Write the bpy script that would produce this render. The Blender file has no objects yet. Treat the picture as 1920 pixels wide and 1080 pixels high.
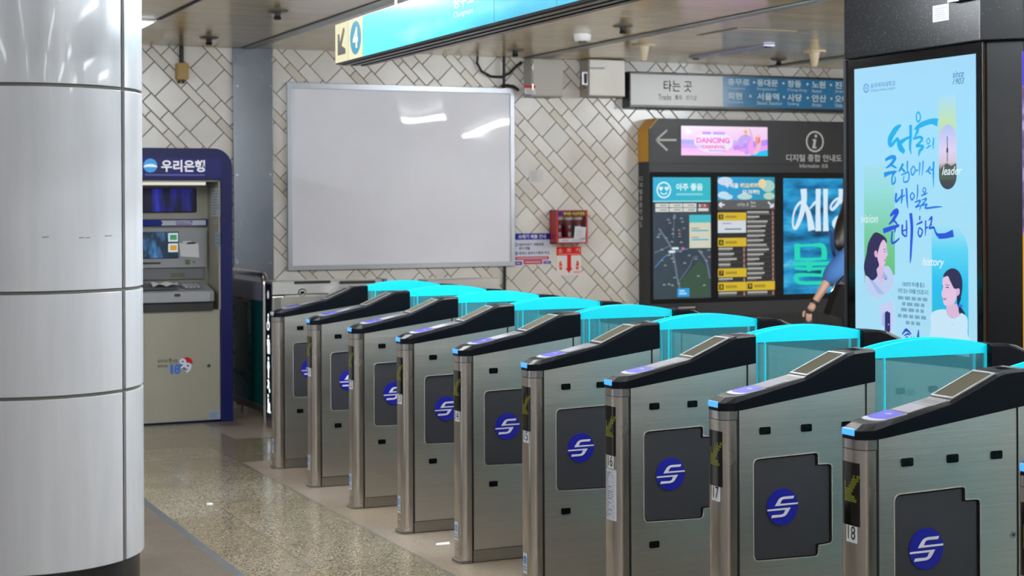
import bpy, bmesh, math, random
from mathutils import Vector, Matrix
from mathutils.geometry import tessellate_polygon

random.seed(7)
C = bpy.context.scene.collection
SC = bpy.context.scene

# ------------------------------------------------------------------ camera
FPX, YAW, ROLL, YH, CH = 3117.57, 0.420659, 0.00491582, 387.8, 1.6
Fv = Vector((math.sin(YAW), math.cos(YAW), 0))
Rv = Vector((math.cos(YAW), -math.sin(YAW), 0))
Uv = Vector((0, 0, 1))
xc = Rv * math.cos(ROLL) - Uv * math.sin(ROLL)
yc = Rv * math.sin(ROLL) + Uv * math.cos(ROLL)
cam_d = bpy.data.cameras.new('camera')
cam = bpy.data.objects.new('camera', cam_d)
C.objects.link(cam)
m = Matrix((xc, yc, -Fv)).transposed().to_4x4()
m.translation = Vector((0, 0, CH))
cam.matrix_world = m
cam_d.sensor_width = 36
cam_d.lens = FPX / 1920 * 36
cam_d.shift_y = -(540 - YH) / 1920
cam_d.clip_start = 0.05
cam_d.dof.use_dof = True
cam_d.dof.focus_distance = 5.9
cam_d.dof.aperture_fstop = 6.0
SC.camera = cam

# ------------------------------------------------------------------ world, lights, exposure
SC.view_settings.view_transform = 'Standard'
SC.view_settings.look = 'None'
SC.view_settings.exposure = 0.0
SC.view_settings.gamma = 1.0
SC.view_settings.use_curve_mapping = False
w = bpy.data.worlds.new('station_air')
SC.world = w
w.use_nodes = True
w.node_tree.nodes['Background'].inputs[0].default_value = (0.62, 0.63, 0.66, 1)
w.node_tree.nodes['Background'].inputs[1].default_value = 1.0

CEIL = 2.91
YW = 13.3

# bare fluorescent tubes under the ceiling in rows along the lanes (all nearer than the ceiling the picture shows)
TUBES = ((-2.55, 1.0, 100), (-2.55, 4.5, 80), (-0.05, -1.5, 100), (-0.05, 2.0, 50), (-0.6, 9.4, 190),
         (2.47, -1.5, 120), (2.47, 1.6, 85), (2.47, 4.6, 85), (2.47, 8.0, 300),
         (4.98, -1.5, 120), (4.98, 1.6, 120), (4.4, 4.2, 140), (4.0, 7.2, 210),
         (7.45, -1.5, 120), (7.45, 2.4, 140), (7.45, 6.9, 330), (9.95, 4.0, 150), (9.95, 8.6, 320))

# ------------------------------------------------------------------ pixel helpers (photo frame 1920x1080 -> points on real planes)
def ray(u, v):
    x, y = u - 960, v - YH
    c, s = math.cos(ROLL), math.sin(ROLL)
    return Fv * FPX + Rv * (x * c - y * s) - Uv * (x * s + y * c)
def on(axis, u, v, val):
    d = ray(u, v)
    o = Vector((0, 0, CH))
    return o + d * ((val - o[axis]) / d[axis])
def PY(Y):            # frame of a plane facing the camera side (normal -Y): (s, t) = (x, z)
    return lambda u, v: (lambda p: (p.x, p.z))(on(1, u, v, Y))
def PX(X):            # frame of a plane facing -X: (s, t) = (-y, z)
    return lambda u, v: (lambda p: (-p.y, p.z))(on(0, u, v, X))
def AY(Y):
    return lambda s, t, d=0.0: (s, Y - d, t)
def AX(X):
    return lambda s, t, d=0.0: (X - d, -s, t)

# ------------------------------------------------------------------ materials
def lin(c):
    if isinstance(c, str):
        c = c.lstrip('#')
        c = [int(c[i:i + 2], 16) / 255 for i in (0, 2, 4)]
        return tuple((x / 12.92 if x <= 0.04045 else ((x + 0.055) / 1.055) ** 2.4) for x in c)
    return tuple(c)
MATS = {}
def mat(name, col='#808080', rough=0.5, metal=0.0, emis=None, es=1.0, spec=0.5, coat=0.0):
    if name in MATS:
        return MATS[name]
    x = bpy.data.materials.new(name)
    x.use_nodes = True
    b = x.node_tree.nodes['Principled BSDF']
    b.inputs['Base Color'].default_value = (*lin(col), 1)
    b.inputs['Roughness'].default_value = rough
    b.inputs['Metallic'].default_value = metal
    b.inputs['Specular IOR Level'].default_value = spec
    b.inputs['Coat Weight'].default_value = coat
    if emis:
        b.inputs['Emission Color'].default_value = (*lin(emis), 1)
        b.inputs['Emission Strength'].default_value = es
    MATS[name] = x
    return x
def lit(col, es=1.0):          # a lit screen or backlit sign colour
    n = 'lit_' + str(col).lstrip('#') + ('' if es == 1.0 else '_%d' % int(es * 100))
    return mat(n, '#050505', 0.25, 0, col, es, 0.3)
def ink(col, rough=0.5):
    return mat('ink_' + str(col).lstrip('#'), col, max(rough, 0.6), spec=0.15)
class NT:
    def __init__(s, name):
        s.m = bpy.data.materials.new(name)
        s.m.use_nodes = True
        s.t = s.m.node_tree
        s.b = s.t.nodes['Principled BSDF']
        MATS[name] = s.m
    def n(s, typ, **kw):
        x = s.t.nodes.new(typ)
        for k, v in kw.items():
            setattr(x, k, v)
        return x
    def l(s, a, b):
        s.t.links.new(a, b)
    def math(s, op, a, b=None, c=None):
        x = s.n('ShaderNodeMath', operation=op)
        for i, q in enumerate((a, b, c)):
            if q is None:
                continue
            if isinstance(q, (int, float)):
                x.inputs[i].default_value = q
            else:
                s.l(q, x.inputs[i])
        return x.outputs[0]
    def mix(s, f, a, b):
        x = s.n('ShaderNodeMix', data_type='RGBA')
        for sock, q in ((x.inputs[0], f), (x.inputs[6], a), (x.inputs[7], b)):
            if isinstance(q, (int, float)):
                sock.default_value = q
            elif isinstance(q, (tuple, list, str)):
                sock.default_value = (*lin(q), 1)
            else:
                s.l(q, sock)
        return x.outputs[2]
    def ramp(s, f, *stops):
        x = s.n('ShaderNodeValToRGB')
        e = x.color_ramp.elements
        while len(e) < len(stops):
            e.new(0.5)
        for i, (p, c) in enumerate(stops):
            e[i].position = p
            e[i].color = (*lin(c), 1)
        s.l(f, x.inputs[0])
        return x.outputs[0]
    def pos(s):
        g = s.n('ShaderNodeNewGeometry')
        x = s.n('ShaderNodeSeparateXYZ')
        s.l(g.outputs['Position'], x.inputs[0])
        return g.outputs['Position'], x.outputs[0], x.outputs[1], x.outputs[2]
    def obj(s):
        g = s.n('ShaderNodeTexCoord')
        x = s.n('ShaderNodeSeparateXYZ')
        s.l(g.outputs['Object'], x.inputs[0])
        return g.outputs['Object'], x.outputs[0], x.outputs[1], x.outputs[2]
    def comb(s, a, b, c=0.0):
        x = s.n('ShaderNodeCombineXYZ')
        for i, q in enumerate((a, b, c)):
            if isinstance(q, (int, float)):
                x.inputs[i].default_value = q
            else:
                s.l(q, x.inputs[i])
        return x.outputs[0]
    def noise(s, v, scale, detail=2.0, rough=0.5):
        x = s.n('ShaderNodeTexNoise')
        x.inputs['Scale'].default_value = scale
        x.inputs['Detail'].default_value = detail
        x.inputs['Roughness'].default_value = rough
        if v is not None:
            s.l(v, x.inputs['Vector'])
        return x.outputs[0]
    def vscale(s, v, sc):
        x = s.n('ShaderNodeVectorMath', operation='MULTIPLY')
        s.l(v, x.inputs[0])
        x.inputs[1].default_value = sc
        return x.outputs[0]
    def white(s, v):
        x = s.n('ShaderNodeTexWhiteNoise', noise_dimensions='2D')
        s.l(v, x.inputs['Vector'])
        return x.outputs[0]
    def bump(s, h, strength, dist=0.01):
        x = s.n('ShaderNodeBump')
        x.inputs['Strength'].default_value = strength
        x.inputs['Distance'].default_value = dist
        s.l(h, x.inputs['Height'])
        s.l(x.outputs[0], s.b.inputs['Normal'])

def tile_wall():
    k = NT('diagonal_tiles')
    p, x, y, z = k.pos()
    r = 1 / math.sqrt(2)
    t = k.math('MULTIPLY', k.math('ADD', x, z), r)
    s = k.math('MULTIPLY', k.math('SUBTRACT', x, z), r)
    P, A = 0.3695, 0.1985
    tt = k.math('DIVIDE', k.math('SUBTRACT', t, 4.872), P)
    n = k.math('FLOOR', tt)
    f = k.math('MULTIPLY', k.math('SUBTRACT', tt, n), P)
    g1 = k.math('GREATER_THAN', f, 0.197)
    g2 = k.math('GREATER_THAN', f, 0.268)
    band = k.math('ADD', g1, g2)                   # 0 big, 1 thin, 2 medium
    g = 0.0042
    # distance to stripe borders
    d = k.math('MINIMUM', k.math('ABSOLUTE', f), k.math('ABSOLUTE', k.math('SUBTRACT', f, P)))
    d = k.math('MINIMUM', d, k.math('ABSOLUTE', k.math('SUBTRACT', f, 0.197)))
    d = k.math('MINIMUM', d, k.math('ABSOLUTE', k.math('SUBTRACT', f, 0.268)))
    off = k.math('ADD', k.math('MULTIPLY', n, 0.0397), k.math('MULTIPLY', k.math('MULTIPLY', g1, k.math('SUBTRACT', 1.0, g2)), 0.1))
    ss = k.math('DIVIDE', k.math('SUBTRACT', k.math('SUBTRACT', s, 0.153), off), A)
    sn = k.math('FLOOR', ss)
    sf = k.math('MULTIPLY', k.math('SUBTRACT', ss, sn), A)
    d2 = k.math('MINIMUM', sf, k.math('SUBTRACT', A, sf))
    dd = k.math('MINIMUM', d, d2)
    grout = k.math('LESS_THAN', dd, g * 0.7)
    idv = k.comb(k.math('ADD', sn, k.math('MULTIPLY', band, 17.3)), k.math('ADD', n, k.math('MULTIPLY', band, 3.7)))
    rnd = k.white(idv)
    base = k.ramp(rnd, (0, '#d8d4ce'), (0.6, '#e0dcd7'), (1, '#e5e2dd'))
    thin = k.ramp(rnd, (0, '#d0c9be'), (0.5, '#dad4ca'), (1, '#e0dbd3'))
    col = k.mix(k.math('MULTIPLY', g1, k.math('SUBTRACT', 1.0, g2)), base, thin)
    stain = k.ramp(k.noise(p, 2.2, 4), (0.35, '#ffffff'), (0.75, '#d8cfc0'))
    mx = k.n('ShaderNodeMix', data_type='RGBA', blend_type='MULTIPLY')
    mx.inputs[0].default_value = 0.6
    k.l(col, mx.inputs[6]); k.l(stain, mx.inputs[7])
    fin = k.mix(grout, mx.outputs[2], '#3c352b')
    k.l(fin, k.b.inputs['Base Color'])
    k.l(k.math('ADD', 0.22, k.math('MULTIPLY', grout, 0.6)), k.b.inputs['Roughness'])
    k.bump(k.math('SMOOTH_MIN', dd, 0.006, 0.004), 0.5, 1.0)
    return k.m

def terrazzo(name, light, mid, dark, jx, jy, sx, sy, rough, scale=1.0, joint='#55503f'):
    k = NT(name)
    p, x, y, z = k.pos()
    v = k.n('ShaderNodeTexVoronoi')
    v.inputs['Scale'].default_value = 150 * scale
    k.l(p, v.inputs['Vector'])
    sep = k.n('ShaderNodeSeparateColor')
    k.l(v.outputs['Color'], sep.inputs[0])
    chips = k.ramp(sep.outputs[0], (0.0, dark), (0.2, dark), (0.24, mid), (0.62, mid), (0.68, light), (1.0, light))
    big = k.noise(p, 1.4, 3)
    warm = k.ramp(big, (0.3, '#e6dfd2'), (0.7, '#ffffff'))
    mx = k.n('ShaderNodeMix', data_type='RGBA', blend_type='MULTIPLY')
    mx.inputs[0].default_value = 0.8
    k.l(chips, mx.inputs[6]); k.l(warm, mx.inputs[7])
    ax = k.math('FRACT', k.math('DIVIDE', k.math('SUBTRACT', x, jx), sx))
    ay = k.math('FRACT', k.math('DIVIDE', k.math('SUBTRACT', y, jy), sy))
    jm = k.math('MAXIMUM', k.math('LESS_THAN', k.math('ABSOLUTE', k.math('SUBTRACT', ax, 0.5)), 0.0035 / sx * 1.0),
                k.math('LESS_THAN', k.math('ABSOLUTE', k.math('SUBTRACT', ay, 0.5)), 0.003 / sy))
    jm = k.math('MULTIPLY', jm, 0.6)
    tid = k.white(k.comb(k.math('FLOOR', k.math('ADD', k.math('DIVIDE', k.math('SUBTRACT', x, jx), sx), 0.5)),
                         k.math('FLOOR', k.math('ADD', k.math('DIVIDE', k.math('SUBTRACT', y, jy), sy), 0.5))))
    tint = k.ramp(tid, (0, '#e2dccf'), (1, '#ffffff'))
    m2 = k.n('ShaderNodeMix', data_type='RGBA', blend_type='MULTIPLY')
    m2.inputs[0].default_value = 0.8
    k.l(mx.outputs[2], m2.inputs[6]); k.l(tint, m2.inputs[7])
    k.l(k.mix(jm, m2.outputs[2], joint), k.b.inputs['Base Color'])
    rr = k.math('ADD', rough, k.math('MULTIPLY', k.noise(p, 5.0, 3), 0.12))
    k.l(rr, k.b.inputs['Roughness'])
    return k.m

def steel(name, col='#9c9791', rough=0.3, axis='x', amp=0.25, bump=None):
    k = NT(name)
    p, x, y, z = k.obj()
    sc = (4, 60, 500) if axis == 'x' else (200, 200, 2.0)
    n1 = k.noise(k.vscale(p, sc), 1.0, 3, 0.7)
    n2 = k.noise(p, 3.0, 2)
    c = k.ramp(n1, (0.25, tuple(v * (1 - amp * 0.5) for v in lin(col))), (0.75, tuple(min(1, v * (1 + amp * 0.5)) for v in lin(col))))
    k.l(c, k.b.inputs['Base Color'])
    k.b.inputs['Metallic'].default_value = 1.0
    k.l(k.math('ADD', rough - 0.06, k.math('MULTIPLY', n2, 0.14)), k.b.inputs['Roughness'])
    k.bump(n1, bump if bump is not None else (0.22 if axis == 'x' else 0.06), 0.002)
    return k.m

def glassy(name, tint, gloss=0.12, rough=0.03, solid=None, solid_fac=0.0):
    x = bpy.data.materials.new(name)
    x.use_nodes = True
    t = x.node_tree
    t.nodes.remove(t.nodes['Principled BSDF'])
    out = t.nodes['Material Output']
    tr = t.nodes.new('ShaderNodeBsdfTransparent')
    tr.inputs[0].default_value = (*lin(tint), 1)
    gl = t.nodes.new('ShaderNodeBsdfGlossy')
    gl.inputs['Roughness'].default_value = rough
    fr = t.nodes.new('ShaderNodeFresnel')
    fr.inputs[0].default_value = 1.45
    mx = t.nodes.new('ShaderNodeMixShader')
    base = tr.outputs[0]
    if solid:
        df = t.nodes.new('ShaderNodeBsdfDiffuse')
        df.inputs[0].default_value = (*lin(solid), 1)
        m0 = t.nodes.new('ShaderNodeMixShader')
        m0.inputs[0].default_value = solid_fac
        t.links.new(tr.outputs[0], m0.inputs[1]); t.links.new(df.outputs[0], m0.inputs[2])
        base = m0.outputs[0]
    t.links.new(fr.outputs[0], mx.inputs[0])
    t.links.new(base, mx.inputs[1]); t.links.new(gl.outputs[0], mx.inputs[2])
    t.links.new(mx.outputs[0], out.inputs[0])
    MATS[name] = x
    return x

def ceiling_mat():
    k = NT('ceiling_panels')
    p, x, y, z = k.pos()
    f = k.math('FRACT', k.math('DIVIDE', k.math('SUBTRACT', y, 13.3), 0.3))
    seam = k.math('LESS_THAN', k.math('ABSOLUTE', k.math('SUBTRACT', f, 0.5)), 0.012)
    n = k.noise(k.vscale(p, (0.6, 2.2, 1)), 1.6, 3)
    c = k.ramp(n, (0.3, '#c4ac80'), (0.7, '#d2bc92'))
    k.l(k.mix(k.math('MULTIPLY', seam, 0.55), c, '#5e5648'), k.b.inputs['Base Color'])
    k.b.inputs['Roughness'].default_value = 0.16
    k.b.inputs['Specular IOR Level'].default_value = 0.6
    k.bump(k.noise(k.vscale(p, (0.8, 5, 1)), 2.0, 2), 0.08, 0.02)
    return k.m

def speckle_black():
    k = NT('black_granite')
    p, x, y, z = k.pos()
    v = k.n('ShaderNodeTexVoronoi')
    v.inputs['Scale'].default_value = 170
    k.l(p, v.inputs['Vector'])
    sep = k.n('ShaderNodeSeparateColor')
    k.l(v.outputs['Color'], sep.inputs[0])
    dot = k.math('MULTIPLY', k.math('LESS_THAN', v.outputs['Distance'], 0.22), k.math('GREATER_THAN', sep.outputs[0], 0.94))
    k.b.inputs['Specular IOR Level'].default_value = 0.15
    k.l(k.mix(dot, '#0d0e10', '#6c6f75'), k.b.inputs['Base Color'])
    k.b.inputs['Roughness'].default_value = 0.3
    return k.m

def pillar_white():
    k = NT('white_enamel')
    p, x, y, z = k.pos()
    n = k.noise(k.vscale(p, (6, 6, 0.5)), 3.0, 3)
    k.l(k.ramp(n, (0.3, '#adaeb2'), (0.7, '#b5b6ba')), k.b.inputs['Base Color'])
    k.b.inputs['Roughness'].default_value = 0.27
    k.b.inputs['Coat Weight'].default_value = 0.12
    k.bump(k.noise(k.vscale(p, (9, 9, 0.8)), 3.0, 2), 0.03, 0.01)
    return k.m

def board_white():
    k = NT('whiteboard_enamel')
    p, x, y, z = k.pos()
    n = k.noise(p, 1.7, 4, 0.6)
    k.l(k.ramp(n, (0.3, '#e6e5ec'), (0.65, '#ecebf2')), k.b.inputs['Base Color'])
    k.b.inputs['Roughness'].default_value = 0.03
    k.b.inputs['Specular IOR Level'].default_value = 0.4
    k.bump(k.noise(k.vscale(p, (1.0, 1, 1.5)), 1.3, 1), 0.35, 0.02)
    return k.m

def grad_lit(name, axis, lo, hi, *stops):
    k = NT(name)
    p, x, y, z = k.pos()
    q = (x, y, z)[axis]
    f = k.math('DIVIDE', k.math('SUBTRACT', q, lo), hi - lo)
    c = k.ramp(f, *stops)
    k.b.inputs['Base Color'].default_value = (0.01, 0.01, 0.01, 1)
    k.b.inputs['Roughness'].default_value = 0.25
    k.b.inputs['Specular IOR Level'].default_value = 0.3
    k.l(c, k.b.inputs['Emission Color'])
    k.b.inputs['Emission Strength'].default_value = 1.0
    return k.m

def noise_lit(name, sc, scale, *stops):
    k = NT(name)
    p, x, y, z = k.pos()
    n = k.noise(k.vscale(p, sc), scale, 3, 0.55)
    k.b.inputs['Base Color'].default_value = (0.01, 0.01, 0.01, 1)
    k.b.inputs['Roughness'].default_value = 0.3
    k.b.inputs['Specular IOR Level'].default_value = 0.12
    k.l(k.ramp(n, *stops), k.b.inputs['Emission Color'])
    k.b.inputs['Emission Strength'].default_value = 1.0
    return k.m

M_TILE = tile_wall()
M_CEIL = ceiling_mat()
M_GRAN = speckle_black()
M_PILL = pillar_white()
M_BOARD = board_white()
M_TERR = terrazzo('speckled_terrazzo', '#9f9685', '#7d7567', '#28231c', 2.2 - 0.25, 0.05 - 0.25, 0.5, 0.5, 0.11, 1.2)
M_BAND = terrazzo('pink_granite', '#968b82', '#857a71', '#5b534c', 0.25, 3.34 - 0.374, 3.0, 0.7475, 0.28, 2.2)
M_BROWN = terrazzo('brown_granite', '#685f59', '#5a524d', '#3f3935', 1.66 - 0.3, 0.15, 0.6, 0.6, 0.3, 1.6, '#4d463f')
M_STRIP = mat('slate_strip', '#44474b', 0.45)
M_PALE = terrazzo('pale_bounce_floor', '#cfc9bf', '#c2bbb0', '#8f887e', 0.25, 0.05, 0.6, 0.6, 0.2, 1.6)  # unseen floor past the gates, made pale to bounce light upward
M_STX = steel('brushed_steel_horizontal', '#d0ccc7', 0.3, 'x')
M_STZ = steel('brushed_steel_vertical', '#bdb6ae', 0.25, 'z')
M_STD = steel('dull_steel', '#a09b93', 0.38, 'x')
M_CHROME = mat('polished_trim', '#b5b3b2', 0.18, 1.0)
M_RIM = mat('rim_highlight', '#b4afa6', 0.4, 0.35)  # pale strip colour carries the highlight along the opening's rounded edge
M_ALU = mat('aluminium', '#b4b6bb', 0.32, 0.85)
M_BLK = mat('black_plastic', '#03060e', 0.33, spec=0.16)
M_BLKM = mat('matt_black', '#0a0a0b', 0.55)
M_BLKG = mat('gloss_black', '#050506', 0.1, spec=0.3)
M_DARKP = mat('charcoal_panel', '#2c2d33', 0.42)
M_RUB = mat('grey_rubber', '#5a544d', 0.7)
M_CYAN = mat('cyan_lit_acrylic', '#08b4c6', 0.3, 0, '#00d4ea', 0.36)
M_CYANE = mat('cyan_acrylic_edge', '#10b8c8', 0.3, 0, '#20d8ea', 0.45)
M_GLASS = glassy('teal_glass', '#e2f5f7', solid='#74c4d2', solid_fac=0.17)
M_CLEAR = glassy('clear_acrylic', '#e8eaea')
M_LED = mat('blue_led', '#142848', 0.3, 0, '#48a0ff', 1.4)
M_LEDOFF = mat('pale_lens', '#aab3c4', 0.3)
M_WHITE = mat('white_paint', '#dcdcda', 0.45)
M_PAPER = mat('white_paper', '#c6c6ca', 0.7)
M_CREAM = mat('cream_plastic', '#c9b89c', 0.4)

# ------------------------------------------------------------------ mesh builder
ORIG = {}
class MB:
    def __init__(s):
        s.v, s.f, s.mi, s.mats = [], [], [], []
    def m(s, material):
        if material not in s.mats:
            s.mats.append(material)
        return s.mats.index(material)
    def add(s, vs, fs, material):
        k = len(s.v)
        i = s.m(material)
        s.v += [tuple(q) for q in vs]
        for f in fs:
            s.f.append([k + a for a in f]); s.mi.append(i)
        return s
    def box(s, x0, x1, y0, y1, z0, z1, material):
        x0, x1 = sorted((x0, x1)); y0, y1 = sorted((y0, y1)); z0, z1 = sorted((z0, z1))
        vs = [(x, y, z) for z in (z0, z1) for y in (y0, y1) for x in (x0, x1)]
        return s.add(vs, [(0, 2, 3, 1), (4, 5, 7, 6), (0, 1, 5, 4), (2, 6, 7, 3), (0, 4, 6, 2), (1, 3, 7, 5)], material)
    def prism(s, at, poly, d0, d1, material, holes=(), side_mat=None):
        loops = [list(poly)] + [list(h) for h in holes]
        flat = [q for lp in loops for q in lp]
        tri = tessellate_polygon([[Vector((a, b, 0)) for a, b in lp] for lp in loops])
        k = len(s.v); i = s.m(material); j = s.m(side_mat or material); n = len(flat)
        s.v += [tuple(at(a, b, d1)) for a, b in flat]
        if d0 is not None:
            s.v += [tuple(at(a, b, d0)) for a, b in flat]
        for t in tri:
            t = list(t)
            a, b, c = [flat[q] for q in t]
            if (b[0] - a[0]) * (c[1] - a[1]) - (b[1] - a[1]) * (c[0] - a[0]) < 0:
                t.reverse()
            s.f.append([k + q for q in t]); s.mi.append(i)
            if d0 is not None:
                s.f.append([k + n + q for q in reversed(t)]); s.mi.append(i)
        if d0 is not None:
            o = 0
            for li, lp in enumerate(loops):
                L = len(lp)
                ar = sum(lp[q][0] * lp[(q + 1) % L][1] - lp[(q + 1) % L][0] * lp[q][1] for q in range(L))
                fl = (ar < 0) != (li > 0)
                for q in range(L):
                    a, b = o + q, o + (q + 1) % L
                    f = [k + n + a, k + n + b, k + b, k + a]
                    if fl:
                        f.reverse()
                    s.f.append(f); s.mi.append(j)
                o += L
        return s
    def flat(s, at, poly, d, material, holes=()):
        return s.prism(at, poly, None, d, material, holes)
    def rect(s, at, s0, s1, t0, t1, d, material):
        return s.flat(at, [(s0, t0), (s1, t0), (s1, t1), (s0, t1)], d, material)
    def grid(s, fn, nu, nv, material):
        vs = [fn(i / nu, j / nv) for j in range(nv + 1) for i in range(nu + 1)]
        fs = [(j * (nu + 1) + i, j * (nu + 1) + i + 1, (j + 1) * (nu + 1) + i + 1, (j + 1) * (nu + 1) + i) for j in range(nv) for i in range(nu)]
        return s.add(vs, fs, material)
    def tube(s, path, r, material, seg=10, cap=True):
        path = [Vector(q) for q in path]
        rings = []
        up = None
        for i, q in enumerate(path):
            a = path[max(i - 1, 0)]; b = path[min(i + 1, len(path) - 1)]
            d = (b - a).normalized()
            if up is None:
                up = Vector((0, 0, 1)) if abs(d.z) < 0.9 else Vector((1, 0, 0))
            e = d.cross(up).normalized(); up = e.cross(d).normalized()
            rr = r[i] if isinstance(r, (list, tuple)) else r
            rings.append([q + e * (rr * math.cos(2 * math.pi * k / seg)) + up * (rr * math.sin(2 * math.pi * k / seg)) for k in range(seg)])
        vs = [p for rg in rings for p in rg]
        fs = []
        for i in range(len(path) - 1):
            for k in range(seg):
                fs.append((i * seg + k, i * seg + (k + 1) % seg, (i + 1) * seg + (k + 1) % seg, (i + 1) * seg + k))
        if cap:
            fs.append(tuple(reversed(range(seg)))); fs.append(tuple(range((len(path) - 1) * seg, len(path) * seg)))
        return s.add(vs, fs, material)
    def lathe(s, cx, cy, prof, material, seg=24):        # prof: (r, z) from bottom to top
        vs = [(cx + r * math.cos(2 * math.pi * k / seg), cy + r * math.sin(2 * math.pi * k / seg), z) for r, z in prof for k in range(seg)]
        fs = [(i * seg + k, i * seg + (k + 1) % seg, (i + 1) * seg + (k + 1) % seg, (i + 1) * seg + k) for i in range(len(prof) - 1) for k in range(seg)]
        fs.append(tuple(reversed(range(seg)))); fs.append(tuple(range((len(prof) - 1) * seg, len(prof) * seg)))
        return s.add(vs, fs, material)
    def disc(s, at, cs, ct, rs, rt, d, material, seg=32, d0=None):
        return s.prism(at, circ(cs, ct, rs, rt, seg), d0, d, material)
    def text(s, at, string, s0, s1, t0, t1, d, material, bold=0.0, shear=0.0, rot=None):
        vs, fs = text_geo(string, bold, shear)
        X = [q[0] for q in vs]; Y = [q[1] for q in vs]
        ax, bx, ay, by = min(X), max(X), min(Y), max(Y)
        out = []
        for x, y in vs:
            a = s0 + (x - ax) / (bx - ax) * (s1 - s0)
            b = t0 + (y - ay) / (by - ay) * (t1 - t0)
            out.append(tuple(at(a, b, d)))
        return s.add(out, fs, material)
    def build(s, name, parent=None, bevel=0.0, smooth=False, seg=2):
        me = bpy.data.meshes.new(name)
        org = Vector((0, 0, 0))
        if parent is not None:
            org = ORIG.get(parent, Vector((0, 0, 0)))
        me.from_pydata([tuple(Vector(q) - org) for q in s.v], [], s.f)
        for x in s.mats:
            me.materials.append(x)
        me.polygons.foreach_set('material_index', s.mi)
        me.update()
        if smooth:
            me.polygons.foreach_set('use_smooth', [True] * len(me.polygons))
            bm = bmesh.new(); bm.from_mesh(me)
            for e in bm.edges:
                if len(e.link_faces) == 2 and e.calc_face_angle(0) > math.radians(35):
                    e.smooth = False
            bm.to_mesh(me); bm.free()
        o = bpy.data.objects.new(name, me)
        C.objects.link(o)
        if parent is not None:
            o.parent = parent
        ORIG[o] = org
        if bevel:
            b = o.modifiers.new('edge', 'BEVEL')
            b.width = bevel; b.segments = seg; b.limit_method = 'ANGLE'; b.angle_limit = math.radians(40)
            b.harden_normals = False
        return o

_TX = {}
def text_geo(string, bold=0.0, shear=0.0):
    key = (string, bold, shear)
    if key not in _TX:
        c = bpy.data.curves.new('lettering', 'FONT')
        c.body = string; c.size = 1; c.offset = bold; c.shear = shear; c.resolution_u = 4
        o = bpy.data.objects.new('lettering', c)
        C.objects.link(o)
        dg = bpy.context.evaluated_depsgraph_get()
        me = o.evaluated_get(dg).to_mesh()
        _TX[key] = ([(v.co.x, v.co.y) for v in me.vertices], [tuple(p.vertices) for p in me.polygons])
        bpy.data.objects.remove(o); bpy.data.curves.remove(c)
    return _TX[key]

def circ(cs, ct, rs, rt=None, seg=32, a0=0.0, a1=2 * math.pi):
    rt = rs if rt is None else rt
    full = abs(a1 - a0 - 2 * math.pi) < 1e-6
    n = seg if full else seg + 1
    return [(cs + rs * math.cos(a0 + (a1 - a0) * i / seg), ct + rt * math.sin(a0 + (a1 - a0) * i / seg)) for i in range(n)]
def rrect(s0, s1, t0, t1, r, seg=5, corners=(1, 1, 1, 1)):
    out = []
    for (cx, cy, a), on_ in zip(((s1 - r, t0 + r, -90), (s1 - r, t1 - r, 0), (s0 + r, t1 - r, 90), (s0 + r, t0 + r, 180)), corners):
        if on_:
            for i in range(seg + 1):
                q = math.radians(a + 90 * i / seg)
                out.append((cx + r * math.cos(q), cy + r * math.sin(q)))
        else:
            out.append((cx + r * (1 if a in (-90, 0) else -1), cy + r * (-1 if a in (-90, 180) else 1)))
    return out
def ribbon(pts, ws):
    """brush stroke outline from a polyline with a width at every point"""
    n = len(pts)
    P, W = [], []
    for i in range(n - 1):                      # catmull-rom smoothing
        p0, p1, p2, p3 = pts[max(i - 1, 0)], pts[i], pts[i + 1], pts[min(i + 2, n - 1)]
        for k in range(5):
            t = k / 5
            P.append(tuple(0.5 * (2 * p1[a] + (p2[a] - p0[a]) * t + (2 * p0[a] - 5 * p1[a] + 4 * p2[a] - p3[a]) * t * t + (3 * p1[a] - p0[a] - 3 * p2[a] + p3[a]) * t ** 3) for a in (0, 1)))
            W.append(ws[i] + (ws[i + 1] - ws[i]) * t)
    P.append(pts[-1]); W.append(ws[-1])
    L, R = [], []
    for i, p in enumerate(P):
        a, b = P[max(i - 1, 0)], P[min(i + 1, len(P) - 1)]
        dx, dy = b[0] - a[0], b[1] - a[1]
        q = math.hypot(dx, dy) or 1
        L.append((p[0] - dy / q * W[i] / 2, p[1] + dx / q * W[i] / 2))
        R.append((p[0] + dy / q * W[i] / 2, p[1] - dx / q * W[i] / 2))
    return L, R
def stroke(mb, at, pts, ws, d, material):
    if not isinstance(ws, (list, tuple)):
        ws = [ws] * len(pts)
    L, R = ribbon(pts, ws)
    n = len(L)
    mb.add([at(a, b, d) for a, b in L] + [at(a, b, d) for a, b in R], [(i, i + 1, n + i + 1, n + i) for i in range(n - 1)], material)

def tag(o, label=None, cat=None, group=None, kind=None):
    if label: o['label'] = label
    if cat: o['category'] = cat
    if group: o['group'] = group
    if kind: o['kind'] = kind
    return o
def empty(name, loc, label, cat, group=None):
    o = bpy.data.objects.new(name, None)
    o.location = loc
    o.empty_display_size = 0.1
    C.objects.link(o)
    ORIG[o] = Vector(loc)
    return tag(o, label, cat, group)
def copy_tree(o, parent=None, skip=()):
    c = o.copy()
    C.objects.link(c)
    if parent is not None:
        c.parent = parent
    for ch in [q for q in o.children]:
        if ch.name.split('.')[0] in skip:
            continue
        copy_tree(ch, c, skip)
    return c
def pxpoly(pf, pts):
    return [pf(u, v) for u, v in pts]
def pxbox(pf, u0, v0, u1, v1):
    """axis-aligned box on a plane from a photo box measured at its mid lines"""
    um, vm = (u0 + u1) / 2, (v0 + v1) / 2
    return pf(u0, vm)[0], pf(u1, vm)[0], pf(um, v1)[1], pf(um, v0)[1]
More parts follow.
